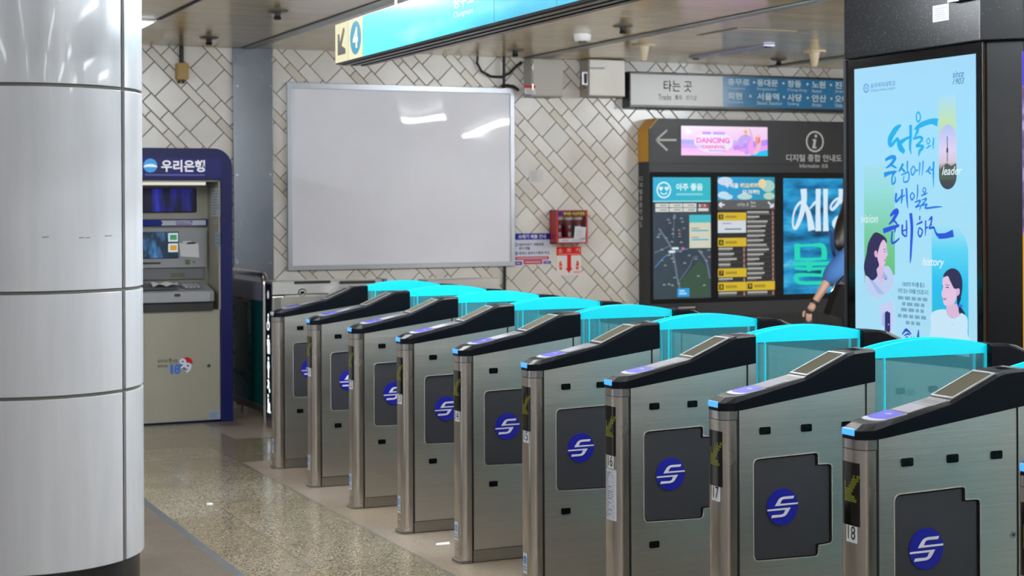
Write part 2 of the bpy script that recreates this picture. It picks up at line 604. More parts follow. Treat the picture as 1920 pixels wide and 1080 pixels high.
def bars(mb, at, s0, s1, t0, t1, n, d, material, fill=0.45, rnd=0.35, seed=1):
    rg = random.Random(seed)
    h = (t1 - t0) / n
    for i in range(n):
        e = s1 - (s1 - s0) * rnd * rg.random()
        b = t0 + h * i + h * (1 - fill) / 2
        mb.rect(at, s0, e, b, b + h * fill, d, material)

# ================================================================== LAMPS
TUBE_COL = (0.87, 0.94, 1.0)
for lx, ly, pw_ in TUBES:
    L_, r_ = 2.2, 0.03
    k_ = pw_ / (math.pi * 2 * math.pi * r_ * L_)
    nm = 'tube_glow_%d' % pw_
    if nm not in MATS:
        mt = mat(nm, '#ffffff', 0.5)
        mt.node_tree.nodes['Principled BSDF'].inputs['Emission Color'].default_value = (*TUBE_COL, 1)
        mt.node_tree.nodes['Principled BSDF'].inputs['Emission Strength'].default_value = k_
    e = empty('tube_lamp', (lx, ly, CEIL), 'fluorescent tube lamp in the ceiling rows above the hall', 'lamp', 'fluorescent tubes of the hall')
    q = MB(); q.tube([(lx, ly - L_ / 2, CEIL - 0.07), (lx, ly + L_ / 2, CEIL - 0.07)], r_, MATS[nm], 12); q.build('tube', e, smooth=True)
    q = MB(); q.box(lx - 0.05, lx + 0.05, ly - L_ / 2 - 0.04, ly + L_ / 2 + 0.04, CEIL - 0.03, CEIL, mat('white_paint', '#dcdcda', 0.45))
    for sg in (-1, 1):
        q.box(lx - 0.02, lx + 0.02, ly + sg * (L_ / 2 + 0.02) - 0.015, ly + sg * (L_ / 2 + 0.02) + 0.015, CEIL - 0.1, CEIL - 0.03, MATS['white_paint'])
    q.build('housing', e)

# ================================================================== SETTING
x0, x1, y0 = -9.0, 16.0, -6.0
mb = MB()
def fl(a, b, z, material):
    mb.add([(a, y0, z), (b, y0, z), (b, YW, z), (a, YW, z)], [(0, 1, 2, 3)], material)
fl(x0, 1.848, 0, M_BROWN); fl(1.848, 1.892, 0, M_STRIP); fl(1.892, 2.71, 0, M_TERR); fl(4.75, x1, 0, M_PALE)
def fq_(a, b, c, d, material):
    mb.add([(a, c, 0), (b, c, 0), (b, d, 0), (a, d, 0)], [(0, 1, 2, 3)], material)
fq_(2.71, 2.718, y0, 10.25, M_STRIP); fq_(2.718, 4.75, y0, 10.25, M_BAND)
fq_(2.71, 3.2, 10.25, 11.3, M_TERR); fq_(3.2, 4.75, 10.25, YW, M_BAND); fq_(2.71, 2.95, 11.3, YW, M_TERR); fq_(2.95, 3.2, 11.3, 12.0, M_BAND); fq_(2.95, 3.2, 12.0, YW, M_BROWN)
M_SCUFF = mat('floor_scuff', '#3c372e', 0.5)
for u_, v_, l_ in ((373, 896, 0.05), (414, 916.5, 0.05), (450, 939.5, 0.1), (555, 1020, 0.05), (625, 1049, 0.05), (336, 913, 0.03)):
    q = on(2, u_, v_, 0.0006); mb.add([(q.x - l_, q.y - 0.004, q.z), (q.x - l_ * 0.2, q.y - 0.012, q.z), (q.x + l_, q.y + 0.0, q.z), (q.x + l_ * 0.3, q.y + 0.014, q.z)], [(0, 1, 2, 3)], M_SCUFF)
tag(mb.build('floor'), kind='structure')
mb = MB(); mb.add([(x0, y0, CEIL), (x0, YW, CEIL), (x1, YW, CEIL), (x1, y0, CEIL)], [(0, 1, 2, 3)], M_CEIL)
tag(mb.build('ceiling'), kind='structure')
mb = MB(); mb.box(x0, x1, YW, YW + 0.15, 0, CEIL, M_TILE)
tag(mb.build('wall_back'), kind='structure')
# aluminium ceiling bars
M_BAR = mat('ceiling_bar', '#8e9490', 0.35, 0.3)
for i, bx in enumerate((1.03, 3.58, 6.11, 8.64)):
    mb = MB(); mb.box(bx - 0.045, bx + 0.045, y0, YW, CEIL - 0.012, CEIL + 0.01, M_BAR)
    mb.box(bx - 0.055, bx - 0.045, y0, YW, CEIL - 0.004, CEIL + 0.01, M_BLKM)
    tag(mb.build('trim_%d' % (i + 1)), kind='structure')
mb = MB(); mb.box(2.455, 2.49, y0, 11.5, CEIL - 0.004, CEIL + 0.01, M_BLKM)
tag(mb.build('trim_5'), kind='structure')

# ================================================================== WALL THINGS
aw = AY(YW); pw = PY(YW)
# steel wall panel
s0, s1 = pw(436, 300)[0], pw(510.5, 300)[0]
t = empty('steel_wall_panel', (s0, YW, 0), 'tall brushed steel panel on the tiled wall between cash machine and whiteboard', 'wall panel')
mb = MB(); mb.box(s0, s1, YW - 0.03, YW, 0, CEIL, steel('panel_steel', '#7d8086', 0.25, 'x', 0.1, 0.02)); mb.build('sheet', t, 0.002)
for u in (443, 505):
    for v in (162, 328, 492):
        a, b = pw(u, v)
        q = MB(); q.disc(AY(YW - 0.03), a, b, 0.009, 0.009, 0.005, M_CHROME, 12, 0); q.build('bolt', t)
# whiteboard
s0, t1 = pw(536.5, 154.3); s1, t0 = pw(963.4, 498.6)
t = empty('whiteboard', ((s0 + s1) / 2, YW, t0), 'big empty whiteboard in an aluminium frame on the tiled wall', 'whiteboard')
mb = MB(); mb.prism(aw, [(s0, t0), (s1, t0), (s1, t1), (s0, t1)], 0, 0.035, M_ALU, [[(s0 + 0.04, t0 + 0.04), (s1 - 0.04, t0 + 0.04), (s1 - 0.04, t1 - 0.05), (s0 + 0.04, t1 - 0.05)]])
mb.build('frame', t, 0.003)
mb = MB(); fn = lambda a, b: aw(s0 + 0.035 + (s1 - s0 - 0.07) * a, t0 + 0.035 + (t1 - t0 - 0.075) * b, 0.02 + 0.004 * math.sin(a * 5.0 + b) * math.sin(b * 4.1 + 1 + a * 2))
mb.grid(fn, 40, 30, M_BOARD); mb.build('board', t, smooth=True)
q = MB(); q.prism(aw, pxpoly(pw, [(961, 400), (964, 400), (964, 413), (961, 413)]), 0.035, 0.038, M_PAPER); q.build('tape', t)
# black conduit behind the board and cable loop
t = empty('electrical_cable', (pw(940, 130)[0], YW, CEIL), 'black cable hanging in a loop between ceiling and grey box right of the whiteboard', 'cable')
mb = MB()
lp = [(893, 106), (892, 118), (900, 134), (918, 144), (938, 145), (953, 138), (966, 124), (975, 117)]
mb.tube([aw(*pw(u, v), 0.03) for u, v in lp], 0.011, M_BLKM, 8); mb.build('loop', t, smooth=True)
mb = MB(); mb.tube([aw(*pw(940, v), 0.055) for v in (107, 163)], 0.014, M_BLKM, 8); mb.build('drop', t, smooth=True)
mb = MB(); mb.tube([aw(*pw(u, v), 0.06) for u, v in ((936, 164), (945, 161), (958, 163), (967, 170))], 0.014, M_BLKM, 8); mb.build('tail', t, smooth=True)
mb = MB(); mb.tube([aw(*pw(u, v), 0.02) for u, v in ((944.5, 497), (944.5, 548))], 0.013, M_BLKM, 8)
tag(mb.build('conduit', None, smooth=True), 'thin black conduit coming down the tiles below the right end of the whiteboard', 'conduit')
# yellow junction box
s0, s1, t0, t1 = pxbox(pw, 329, 119, 351, 150)
t = empty('junction_box', ((s0 + s1) / 2, YW, t0), 'small yellowed junction box on the tiles above the cash machine', 'junction box')
mb = MB(); mb.prism(aw, rrect(s0, s1, t0, t1, 0.012), 0, 0.055, mat('yellowed_plastic', '#a98a4c', 0.45)); mb.build('body', t, 0.004)
mb = MB(); mb.prism(aw, rrect(s0 + 0.012, s1 - 0.012, t0 + 0.02, t1 - 0.015, 0.01), 0.055, 0.062, mat('yellowed_plastic')); mb.build('lid', t, 0.002)
mb = MB(); mb.tube([aw(*pw(339, v), 0.025) for v in (86, 120)], 0.018, M_BLKM, 8); mb.build('cable', t)
for u, v in ((334.5, 152), (342, 152)):
    mb = MB(); mb.lathe(*aw(*pw(u, v), 0.03)[:2], [(0.012, t0 - 0.03), (0.014, t0 - 0.015), (0.011, t0)], mat('brown_bakelite', '#4a3c2c', 0.5), 10); mb.build('gland', t)
# grey steel box
s0, s1, t0, t1 = pxbox(pw, 982, 113, 1041, 183)
t = empty('control_box', ((s0 + s1) / 2, YW, t0), 'plain grey painted metal box with a red and white label up by the ceiling', 'control box')
mb = MB(); mb.box(s0, s1, YW - 0.16, YW, t0, t1, mat('grey_paint', '#a29d94', 0.4)); mb.build('body', t, 0.004)
mb = MB(); mb.box(s0 + 0.012, s1 - 0.005, YW - 0.172, YW - 0.16, t0 + 0.008, t1 - 0.008, mat('grey_paint_door', '#aaa59c', 0.4)); mb.build('door', t, 0.003)
f = AY(YW - 0.172); pf = PY(YW - 0.172)
mb = MB(); mb.flat(f, pxpoly(pf, [(983, 165), (1004, 166), (1004, 177), (983, 176)]), 0.001, M_PAPER)
mb.flat(f, pxpoly(pf, [(983, 159.5), (1004, 160), (1004, 165), (983, 164.5)]), 0.0012, ink('#c03426'))
a, b, c, d = pxbox(pf, 986, 167, 1002, 175); bars(mb, f, a, b, c, d, 3, 0.002, ink('#a08c88'), seed=3); mb.build('label_sheet', t)
mb = MB(); mb.box(s0 - 0.002, s0 + 0.012, YW - 0.178, YW - 0.16, t0 + 0.05, t0 + 0.11, M_CHROME); mb.build('hinge', t)
mb = MB(); mb.box(s0 - 0.002, s0 + 0.012, YW - 0.178, YW - 0.16, t1 - 0.11, t1 - 0.05, M_CHROME); mb.build('hinge', t)
# stainless box
s0, s1, t0, t1 = pxbox(pw, 1087, 114, 1155, 183)
t = empty('steel_cabinet', ((s0 + s1) / 2, YW, t0), 'shiny stainless steel wall cabinet with a recessed handle up by the ceiling', 'cabinet')
mb = MB(); mb.box(s0, s1, YW - 0.17, YW, t0, t1, M_STD); mb.build('body', t, 0.004)
mb = MB(); mb.box(s0 + 0.006, s1 - 0.006, YW - 0.182, YW - 0.17, t0 + 0.006, t1 - 0.006, steel('bright_steel', '#9a958e', 0.4, 'x', 0.1)); mb.build('door', t, 0.003)
f = AY(YW - 0.182); pf = PY(YW - 0.182)
a, b, c, d = pxbox(pf, 1091, 135, 1101, 159)
mb = MB(); mb.prism(f, [(a, c), (b, c), (b, d), (a, d)], 0, 0.006, M_CHROME, [[(a + 0.016, c + 0.012), (b - 0.005, c + 0.012), (b - 0.005, d - 0.012), (a + 0.016, d - 0.012)]])
mb.rect(f, a + 0.014, b - 0.003, c + 0.01, d - 0.01, 0.001, M_BLKM); mb.build('handle', t)
a, b = pf(1096.5, 164); mb = MB(); mb.disc(f, a, b, 0.009, 0.009, 0.006, M_RUB, 14, 0); mb.build('keyhole', t)
a, b, c, d = pxbox(pf, 1106, 125.5, 1134, 130.5); mb = MB(); mb.rect(f, a, b, c, d, 0.001, M_PAPER); bars(mb, f, a + 0.01, b - 0.01, c + 0.004, d - 0.004, 1, 0.002, ink('#8d8a86'), 0.5); mb.build('label_strip', t)
# faded paper notice
a, b, c, d = pxbox(pw, 992, 318, 1018, 343)
mb = MB(); mb.prism(aw, [(a, c), (b, c), (b, d), (a, d)], 0, 0.002, mat('faded_paper', '#cbc7c2', 0.6))
bars(mb, aw, a + 0.012, b - 0.012, c + 0.01, d - 0.01, 5, 0.003, ink('#b5b2b4'), 0.35, 0.5, 5)
tag(mb.build('paper_notice'), 'small faded paper notice on the tiles right of the whiteboard', 'notice')

# ---- waste notice poster
pf = pw
A = pf(964.5, 438); B = pf(1032.5, 437); D = pf(965, 497)
s0, t1, s1, t0 = A[0], (A[1] + B[1]) / 2, B[0], D[1]
H = t1 - t0; Wd = s1 - s0
t = empty('waste_notice', ((s0 + s1) / 2, YW, t0), 'white and navy notice on waste disposal beside the whiteboard', 'notice')
mb = MB(); mb.prism(aw, [(s0, t0), (s1, t0), (s1, t1), (s0, t1)], 0, 0.003, mat('poster_white', '#c9cadb', 0.4)); mb.build('sheet', t)
L = lambda a, b: (s0 + Wd * a, t0 + H * b)
mb = MB()
mb.rect(aw, s0, s1, t0 + H * 0.80, t1, 0.004, ink('#26278a'))
mb.text(aw, '쓰레기 배출 안내', s0 + Wd * 0.1, s0 + Wd * 0.86, t0 + H * 0.835, t0 + H * 0.965, 0.005, ink('#dfe0ea'), 0.02); mb.build('heading', t)
mb = MB()
for yy, n in ((0.64, '1'), (0.365, '2')):
    mb.disc(aw, s0 + Wd * 0.045, t0 + H * yy, Wd * 0.046, Wd * 0.046, 0.004, ink('#2a78c8'), 20)
    mb.text(aw, n, s0 + Wd * 0.033, s0 + Wd * 0.057, t0 + H * (yy - 0.035), t0 + H * (yy + 0.035), 0.005, ink('#dfe0ea'))
dk = ink('#33333d')
mb.text(aw, '일반쓰레기, 재활용품', s0 + Wd * 0.12, s0 + Wd * 0.8, t0 + H * 0.6, t0 + H * 0.69, 0.004, dk, 0.02)
mb.text(aw, '분리 배출', s0 + Wd * 0.12, s0 + Wd * 0.42, t0 + H * 0.48, t0 + H * 0.57, 0.004, dk, 0.02)
mb.text(aw, '음료는 음료수거통에 투입', s0 + Wd * 0.12, s0 + Wd * 0.95, t0 + H * 0.33, t0 + H * 0.42, 0.004, dk, 0.02); mb.build('lettering', t)
mb = MB()
for a, b, c, d, k in ((0.02, 0.94, 0.16, 0.26, '#b02a3c'), (0.24, 0.76, 0.02, 0.15, '#b02a3c'), (0.0, 0.2, 0.0, 0.11, '#2c3394'), (0.79, 1.0, 0.02, 0.11, '#2c3394')):
    mb.prism(aw, rrect(s0 + Wd * a, s0 + Wd * b, t0 + H * c, t0 + H * d, 0.008), None, 0.004, ink(k))
    bars(mb, aw, s0 + Wd * (a + 0.04), s0 + Wd * (b - 0.04), t0 + H * c, t0 + H * d, 1, 0.005, ink('#d9b9c4'), 0.3, 0.05)
mb.build('banner', t)

# ---- portable emergency light cabinet with three torches
Yc = YW - 0.13
pf = PY(Yc); f = AY(Yc)
a, b, c, d = pxbox(pf, 1042.5, 394, 1101, 456.5)
M_RED = mat('red_paint', '#a8202c', 0.35); M_REDD = mat('deep_red', '#5c0a14', 0.5)
t = empty('emergency_light_cabinet', ((a + b) / 2, YW, c), 'red wall cabinet of portable emergency lights with a clear front', 'cabinet')
mb = MB(); mb.prism(f, [(a, c), (b, c), (b, d), (a, d)], -0.13, -0.118, M_REDD)
mb.box(a, a + 0.008, Yc, YW, c, d, M_RED); mb.box(b - 0.008, b, Yc, YW, c, d, M_RED)
mb.box(a, b, Yc, YW, c, c + 0.008, M_RED); mb.box(a, b, Yc, YW, d - 0.008, d, M_RED); mb.build('case', t)
mb = MB(); wa, wb, wc, wd = a + 0.018, b - 0.018, c + 0.055, d - 0.055
mb.prism(f, [(a, c), (b, c), (b, d), (a, d)], 0, 0.01, M_RED, [[(wa, wc), (wb, wc), (wb, wd), (wa, wd)]]); mb.build('door_frame', t, 0.002)
mb = MB(); mb.rect(f, wa, wb, wc, wd, 0.002, M_CLEAR); mb.build('window', t)
mb = MB(); mb.rect(f, a + 0.06, b - 0.02, d - 0.05, d - 0.008, 0.011, ink('#2a2348'))
mb.rect(f, a + 0.012, a + 0.055, d - 0.05, d - 0.01, 0.011, ink('#3a2c7c'))
mb.text(f, '휴대용 비상조명등', a + 0.068, b - 0.028, d - 0.045, d - 0.015, 0.012, ink('#d9b92c'), 0.03); mb.build('name_plate', t)
mb = MB(); mb.rect(f, a + 0.02, b - 0.022, c + 0.012, c + 0.044, 0.011, M_PAPER); bars(mb, f, a + 0.05, a + 0.12, c + 0.02, c + 0.036, 1, 0.012, ink('#7d8aa5')); bars(mb, f, a + 0.15, b - 0.04, c + 0.02, c + 0.036, 1, 0.012, ink('#9a9aa5')); mb.build('label_strip', t)
mb = MB(); mb.flat(f, pxpoly(pf, [(1077, 424), (1098, 426), (1096, 449), (1075, 447)]), 0.011, M_PAPER); qa = pxbox(pf, 1079, 430, 1094, 445); bars(mb, f, *qa, 5, 0.012, ink('#a6a3ad'), 0.3); mb.build('taped_paper', t)
for i, fr_ in enumerate((0.17, 0.48, 0.8)):
    cx = a + (b - a) * fr_; cy = YW - 0.065
    e = empty('torch', (cx, cy, c + 0.01), ('left', 'middle', 'right')[i] + ' of the three red torches inside the emergency light cabinet', 'torch', 'torches in the emergency light cabinet')
    mb = MB(); mb.lathe(cx, cy, [(0.03, c + 0.01), (0.034, c + 0.02), (0.034, c + 0.2), (0.042, d - 0.1), (0.042, d - 0.085)], mat('torch_red', '#8a1420', 0.35), 16); mb.build('body', e, smooth=True)
    mb = MB(); mb.lathe(cx, cy, [(0.043, d - 0.085), (0.045, d - 0.06), (0.04, d - 0.055)], mat('torch_cap', '#e2d8c8', 0.4), 16); mb.build('cap', e, smooth=True)
    mb = MB(); mb.rect(AY(cy - 0.036), cx - 0.014, cx + 0.014, c + 0.06, c + 0.1, 0, M_PAPER); mb.rect(AY(cy - 0.036), cx - 0.008, cx + 0.008, c + 0.135, c + 0.16, 0, M_PAPER); mb.build('switch_label', e)

# ---- fire extinguisher sign
A = pw(1043, 463); B = pw(1089, 463.5); D = pw(1043, 517)
s0, s1, t1, t0 = A[0], B[0], A[1], D[1]; Wd = s1 - s0; H = t1 - t0
t = empty('fire_extinguisher_sign', ((s0 + s1) / 2, YW, t0), 'red and white fire extinguisher sign with a down arrow under the red cabinet', 'sign')
mb = MB(); mb.prism(aw, [(s0, t0), (s1, t0), (s1, t1), (s0, t1)], 0, 0.004, mat('sign_white', '#ddd6d2', 0.4)); mb.build('sheet', t)
rd = ink('#d0261e')
mb = MB(); mb.rect(aw, s0, s1, t0 + H * 0.70, t1, 0.005, rd)
for i, ch in enumerate('소화기'):
    mb.text(aw, ch, s0 + Wd * (0.07 + 0.35 * i), s0 + Wd * (0.24 + 0.35 * i), t0 + H * 0.81, t0 + H * 0.95, 0.006, ink('#e8ccc6'))
bars(mb, aw, s0 + Wd * 0.08, s0 + Wd * 0.95, t0 + H * 0.71, t0 + H * 0.78, 1, 0.006, ink('#e09a8c'), 0.35, 0); mb.build('heading', t)
L = lambda q: [(s0 + Wd * x, t0 + H * y) for x, y in q]
mb = MB(); mb.flat(aw, L([(0.43, 0.72), (0.59, 0.72), (0.59, 0.26), (0.65, 0.26), (0.5, 0.08), (0.36, 0.26), (0.43, 0.26)]), 0.005, rd); mb.build('arrow', t)
mb = MB()
for cx, mir in ((0.17, 1), (0.84, -1)):
    mb.prism(aw, rrect(s0 + Wd * (cx - 0.055), s0 + Wd * (cx + 0.055), t0 + H * 0.2, t0 + H * 0.42, 0.01), None, 0.005, ink('#d8472e'))
    mb.rect(aw, s0 + Wd * (cx - 0.03), s0 + Wd * (cx + 0.03), t0 + H * 0.42, t0 + H * 0.5, 0.005, ink('#d8472e'))
    mb.flat(aw, L([(cx - 0.07 * mir, 0.3), (cx - 0.07 * mir, 0.45), (cx, 0.52), (cx, 0.47), (cx - 0.05 * mir, 0.42), (cx - 0.05 * mir, 0.3)]), 0.0055, ink('#d8472e'))
    mb.rect(aw, s0 + Wd * (cx - 0.05), s0 + Wd * (cx + 0.05), t0 + H * 0.3, t0 + H * 0.33, 0.006, ink('#e8ccc6'))
mb.rect(aw, s0 + Wd * 0.69, s0 + Wd * 0.96, t0 + H * 0.07, t0 + H * 0.15, 0.005, ink('#e0a0a8')); mb.build('pictogram', t)

# ================================================================== TRACKS SIGN
Ys = YW - 0.14
pf = PY(Ys); f = AY(Ys)
s0 = pf(1180, 170)[0]; s1 = s0 + 3.6
tT = pf(1182, 133.5)[1]; tB = pf(1182, 201.5)[1]
t = empty('tracks_sign', ((s0 + s1) / 2, YW, tB), 'long black-framed wall sign to the tracks with white and blue fields', 'sign')
mb = MB(); mb.box(s0, s1, Ys, YW, tB, tT, mat('sign_black', '#0f1013', 0.35)); mb.build('housing', t, 0.006)
wa = pf(1182.5, 170)[0]; wb = pf(1355, 170)[0]; ta = pf(1270, 196.9 + 1.2)[1]; tb = pf(1270, 138.5 + 2.6)[1]
mb = MB(); mb.rect(f, wa, wb, ta, tb, 0.003, mat('sign_panel_white', '#bdbcbb', 0.3)); mb.build('white_panel', t)
mb = MB(); mb.rect(f, wb, s1 - 0.02, ta, tb, 0.003, mat('sign_panel_blue', '#1c6f9f', 0.2)); mb.build('blue_panel', t)
mb = MB(); dk = ink('#26262a', 0.3)
mb.text(f, '타는 곳', *pxbox(pf, 1244, 151, 1297, 172), 0.004, dk, 0.008)
mb.text(f, 'Tracks', *pxbox(pf, 1234, 177, 1258, 187.5), 0.004, dk)
mb.text(f, '乘车', *pxbox(pf, 1265, 178, 1279, 187.5), 0.004, dk)
mb.text(f, 'のりば', *pxbox(pf, 1286, 178.5, 1306, 188), 0.004, dk); mb.build('lettering', t)
lt = ink('#c6d8e0', 0.5)
row1 = [('충무로', 'Chungmuro', 1364, 1405), ('동대문', 'Dongdaemun', 1419, 1458), ('창동', 'Chang-dong', 1476, 1502), ('노원', 'Nowon', 1522, 1547), ('진접', 'Jinjeop', 1565, 1592)]
row2 = [('회현', 'Hoehyeon', 1364, 1391), ('서울역', 'Seoul Station', 1419, 1460), ('사당', 'Sadang', 1476, 1503), ('안산', 'Ansan', 1522, 1549), ('오이도', 'Oido', 1565, 1603)]
for rows, v0, v1, v2, v3 in ((row1, 147.5, 160.5, 163, 169), (row2, 173, 186.5, 188.5, 195)):
    for i, (kr, en, ua, ub) in enumerate(rows):
        dv = (ua - 1364) * 0.03
        mb = MB(); mb.text(f, kr, *pxbox(pf, ua, v0 + dv, ub, v1 + dv), 0.004, lt, 0.022)
        mb.text(f, en, *pxbox(pf, ua, v2 + dv, ua + len(en) * 3.6, v3 + dv), 0.004, lt); mb.build('station_name', t)
        if i < 4:
            mb = MB(); a, b = pf((ub + rows[i + 1][2]) / 2 + 1.5, (v0 + v1) / 2 + dv + 0.6); mb.disc(f, a, b, 0.012, 0.012, 0.004, lt, 12); mb.build('separator_dot', t)

# ================================================================== INFORMATION KIOSK
Yk = 13.1
pf = PY(Yk); f = AY(Yk)
kx0 = pf(1216.6, 300)[0]; kx1 = kx0 + 3.4
kz1 = pf(1232, 221.7)[1]; kzc = pf(1216.6, 241)[1]; kxc = pf(1232, 222)[0]
kzy = pf(1217, 303)[1]
M_KG = mat('kiosk_grey', '#2b2c2f', 0.45, spec=0.4)
t = empty('information_kiosk', ((kx0 + kx1) / 2, YW, 0), 'wide dark grey information kiosk with a row of lit screens against the tiled wall', 'kiosk')
mb = MB(); mb.prism(f, [(kx0, 0), (kx1, 0), (kx1, kz1), (kxc, kz1), (kx0, kzc)], -0.2, 0, M_KG); mb.build('body', t, 0.004)
M_YEL = mat('kiosk_yellow', '#c8900c', 0.4)
mb = MB(); mb.add([(kx0 - 0.003, Yk, kzy), (kx0 - 0.003, YW, kzy), (kx0 - 0.003, YW, kzc), (kx0 - 0.003, Yk, kzc), (kxc - 0.003, YW, kz1 + 0.002), (kxc - 0.003, Yk, kz1 + 0.002)], [(0, 1, 2, 3), (3, 2, 4, 5)], M_YEL)
a = 0.035; mb.flat(f, [(kx0, kzc), (kx0 + 0.012, kzc), (kxc + 0.012, kz1), (kxc, kz1)], 0.004, M_YEL); mb.build('side_accent', t)
mb = MB(); seam = pf(1300, 307)[1]; mb.rect(f, kx0, kx1, seam - 0.004, seam + 0.003, 0.002, M_BLKM); mb.build('seam', t)
bz0, bz1 = pf(1220, 570.5)[1], pf(1220, 322.5)[1]
mb = MB(); mb.rect(f, pf(1218.5, 400)[0], kx1 - 0.04, bz0, bz1, 0.004, M_BLKG); mb.build('bezel', t)
# header graphics
mb = MB(); kw = ink('#c9c8c4', 0.4)
for poly in ([(1230, 262.5), (1268, 262.5)], [(1230, 262.5), (1250.5, 244)], [(1230, 262.5), (1251, 282)]):
    stroke(mb, f, [pf(*poly[0]), ((pf(*poly[0])[0] + pf(*poly[1])[0]) / 2, (pf(*poly[0])[1] + pf(*poly[1])[1]) / 2), pf(*poly[1])], 0.018, 0.003, kw)
mb.build('arrow', t)
cx, cz = pf(1527.5, 265.5)
mb = MB(); mb.flat(f, circ(cx, cz, 0.1), 0.003, kw, [circ(cx, cz, 0.084)]); mb.disc(f, cx + 0.012, cz + 0.052, 0.015, 0.015, 0.003, kw, 16)
mb.flat(f, [(cx - 0.025, cz + 0.022), (cx + 0.017, cz + 0.022), (cx + 0.002, cz - 0.05), (cx + 0.02, cz - 0.052), (cx + 0.018, cz - 0.064), (cx - 0.03, cz - 0.064), (cx - 0.012, cz + 0.01), (cx - 0.027, cz + 0.01)], 0.003, kw); mb.build('information_symbol', t)
mb = MB(); mb.text(f, '디지털 종합 안내도', *pxbox(pf, 1474, 289.5, 1578, 303), 0.003, kw, 0.01); mb.text(f, 'Information', *pxbox(pf, 1499, 307, 1536, 314.5), 0.003, kw); mb.text(f, '信息', *pxbox(pf, 1540, 307.5, 1552, 315), 0.003, kw); mb.build('lettering', t)
ak = AX(kx0); pk = PX(kx0)
mb = MB()
for i, ch in enumerate('디지털종합안내도'):
    mb.text(ak, ch, *pxbox(pk, 1199.5, 330.5 + i * 12.3, 1205, 339.5 + i * 12.3), 0.003, kw, 0.01)
mb.build('side_lettering', t)
# banner screen
A = pf(1276.5, 237); B = pf(1438.5, 263)
s0, s1, t1, t0 = A[0], B[0], pf(1357, 237.2)[1], pf(1357, 291.8)[1]; Wd = s1 - s0; H = t1 - t0
scr = MB(); scr.rect(f, s0, s1, t0, t1, 0.005, grad_lit('banner_sky', 2, t0, t1, (0, '#f6c8f4'), (0.3, '#f0a8f0'), (0.42, '#c8a0f4'), (0.5, '#c8b4f8'), (0.56, '#f0c8f0'), (1.0, '#f2d4ee'))); sb = scr.build('banner_screen', t)
g = MB(); L = lambda q: [(s0 + Wd * x, t1 - H * y) for x, y in q]
g.flat(f, L([(0, 0.46), (0.14, 0.47), (0.2, 0.55), (0.15, 0.62), (0, 0.6)]), 0.006, lit('#a9a2f6'))
g.flat(f, L([(0, 0.6), (0.22, 0.63), (0.3, 0.72), (0.2, 0.76), (0, 0.74)]), 0.0062, lit('#c9a6f2'))
g.flat(f, L([(0.6, 0.66), (1.0, 0.42), (1.0, 0.62), (0.85, 0.78), (0.6, 0.8)]), 0.0062, lit('#bb8cf4'))
g.flat(f, L([(0.62, 0.8), (1.0, 0.62), (1.0, 0.86), (0.8, 0.95)]), 0.0064, lit('#f09af2'))
g.flat(f, L([(0.78, 1.0), (0.88, 0.86), (1.0, 0.78), (1.0, 1.0)]), 0.0066, lit('#12c6f4'))
g.disc(f, s0 + Wd * 0.08, t1 - H * 0.18, Wd * 0.04, H * 0.11, 0.006, lit('#f4e6f6'))
g.flat(f, circ(s0 + Wd * 0.37, t1 - H * 0.55, Wd * 0.225, H * 0.36, 36), 0.0062, lit('#ece2fa')); g.build('scenery', sb)
g = MB()
g.text(f, 'DANCING', s0 + Wd * 0.17, s0 + Wd * 0.555, t1 - H * 0.58, t1 - H * 0.39, 0.008, lit('#f053c8'), 0.04)
g.text(f, 'CARNIVAL', s0 + Wd * 0.23, s0 + Wd * 0.51, t1 - H * 0.77, t1 - H * 0.64, 0.008, lit('#f06cc4'), 0.04)
bars(g, f, s0 + Wd * 0.24, s0 + Wd * 0.34, t1 - H * 0.29, t1 - H * 0.18, 1, 0.008, lit('#b98cf0'), 0.8, 0)
bars(g, f, s0 + Wd * 0.36, s0 + Wd * 0.5, t1 - H * 0.29, t1 - H * 0.18, 1, 0.008, lit('#bb98f2'), 0.8, 0)
bars(g, f, s0 + Wd * 0.31, s0 + Wd * 0.51, t1 - H * 0.86, t1 - H * 0.81, 1, 0.008, lit('#b7a0e6'), 0.7, 0); g.build('title', sb)
g = MB()
stroke(g, f, L([(0.7, 0.7), (0.68, 0.5), (0.72, 0.38), (0.78, 0.42), (0.785, 0.65), (0.74, 0.95)]), [H * .12, H * .2, H * .2, H * .22, H * .2, H * .12], 0.008, lit('#c4a2f2'))
stroke(g, f, L([(0.82, 0.42), (0.8, 0.65), (0.82, 0.9)]), [H * .1, H * .2, H * .22], 0.0085, lit('#f2a0ea'))
stroke(g, f, L([(0.83, 0.92), (0.88, 0.8), (0.895, 0.45), (0.87, 0.32)]), [H * .12, H * .14, H * .22, H * .16], 0.009, lit('#f0bcd0'))
stroke(g, f, L([(0.86, 0.36), (0.885, 0.6)]), [H * .08, H * .06], 0.0095, lit('#e89a3c'))
stroke(g, f, L([(0.895, 0.36), (0.9, 0.55)]), [H * .07, H * .05], 0.0095, lit('#ee4c74'))
st = [(s0 + Wd * 0.74 + Wd * (0.034 if i % 2 == 0 else 0.015) * math.sin(i * math.pi / 5), t1 - H * 0.18 + H * (0.11 if i % 2 == 0 else 0.045) * math.cos(i * math.pi / 5)) for i in range(10)]
g.flat(f, st, 0.0095, lit('#eab42e'))
stroke(g, f, L([(0.74, 0.25), (0.742, 0.34)]), H * 0.02, 0.009, lit('#b06a5c')); stroke(g, f, L([(0.785, 0.06), (0.8, 0.2), (0.82, 0.4)]), H * 0.02, 0.009, lit('#a8787c')); g.build('balloon_shapes', sb)

def screen_box(name, TL, TR, BL):
    a = pf(*TL); b = pf(*TR); c = pf(*BL)
    return (a[0] + c[0]) / 2, b[0], c[1], (a[1] + b[1]) / 2
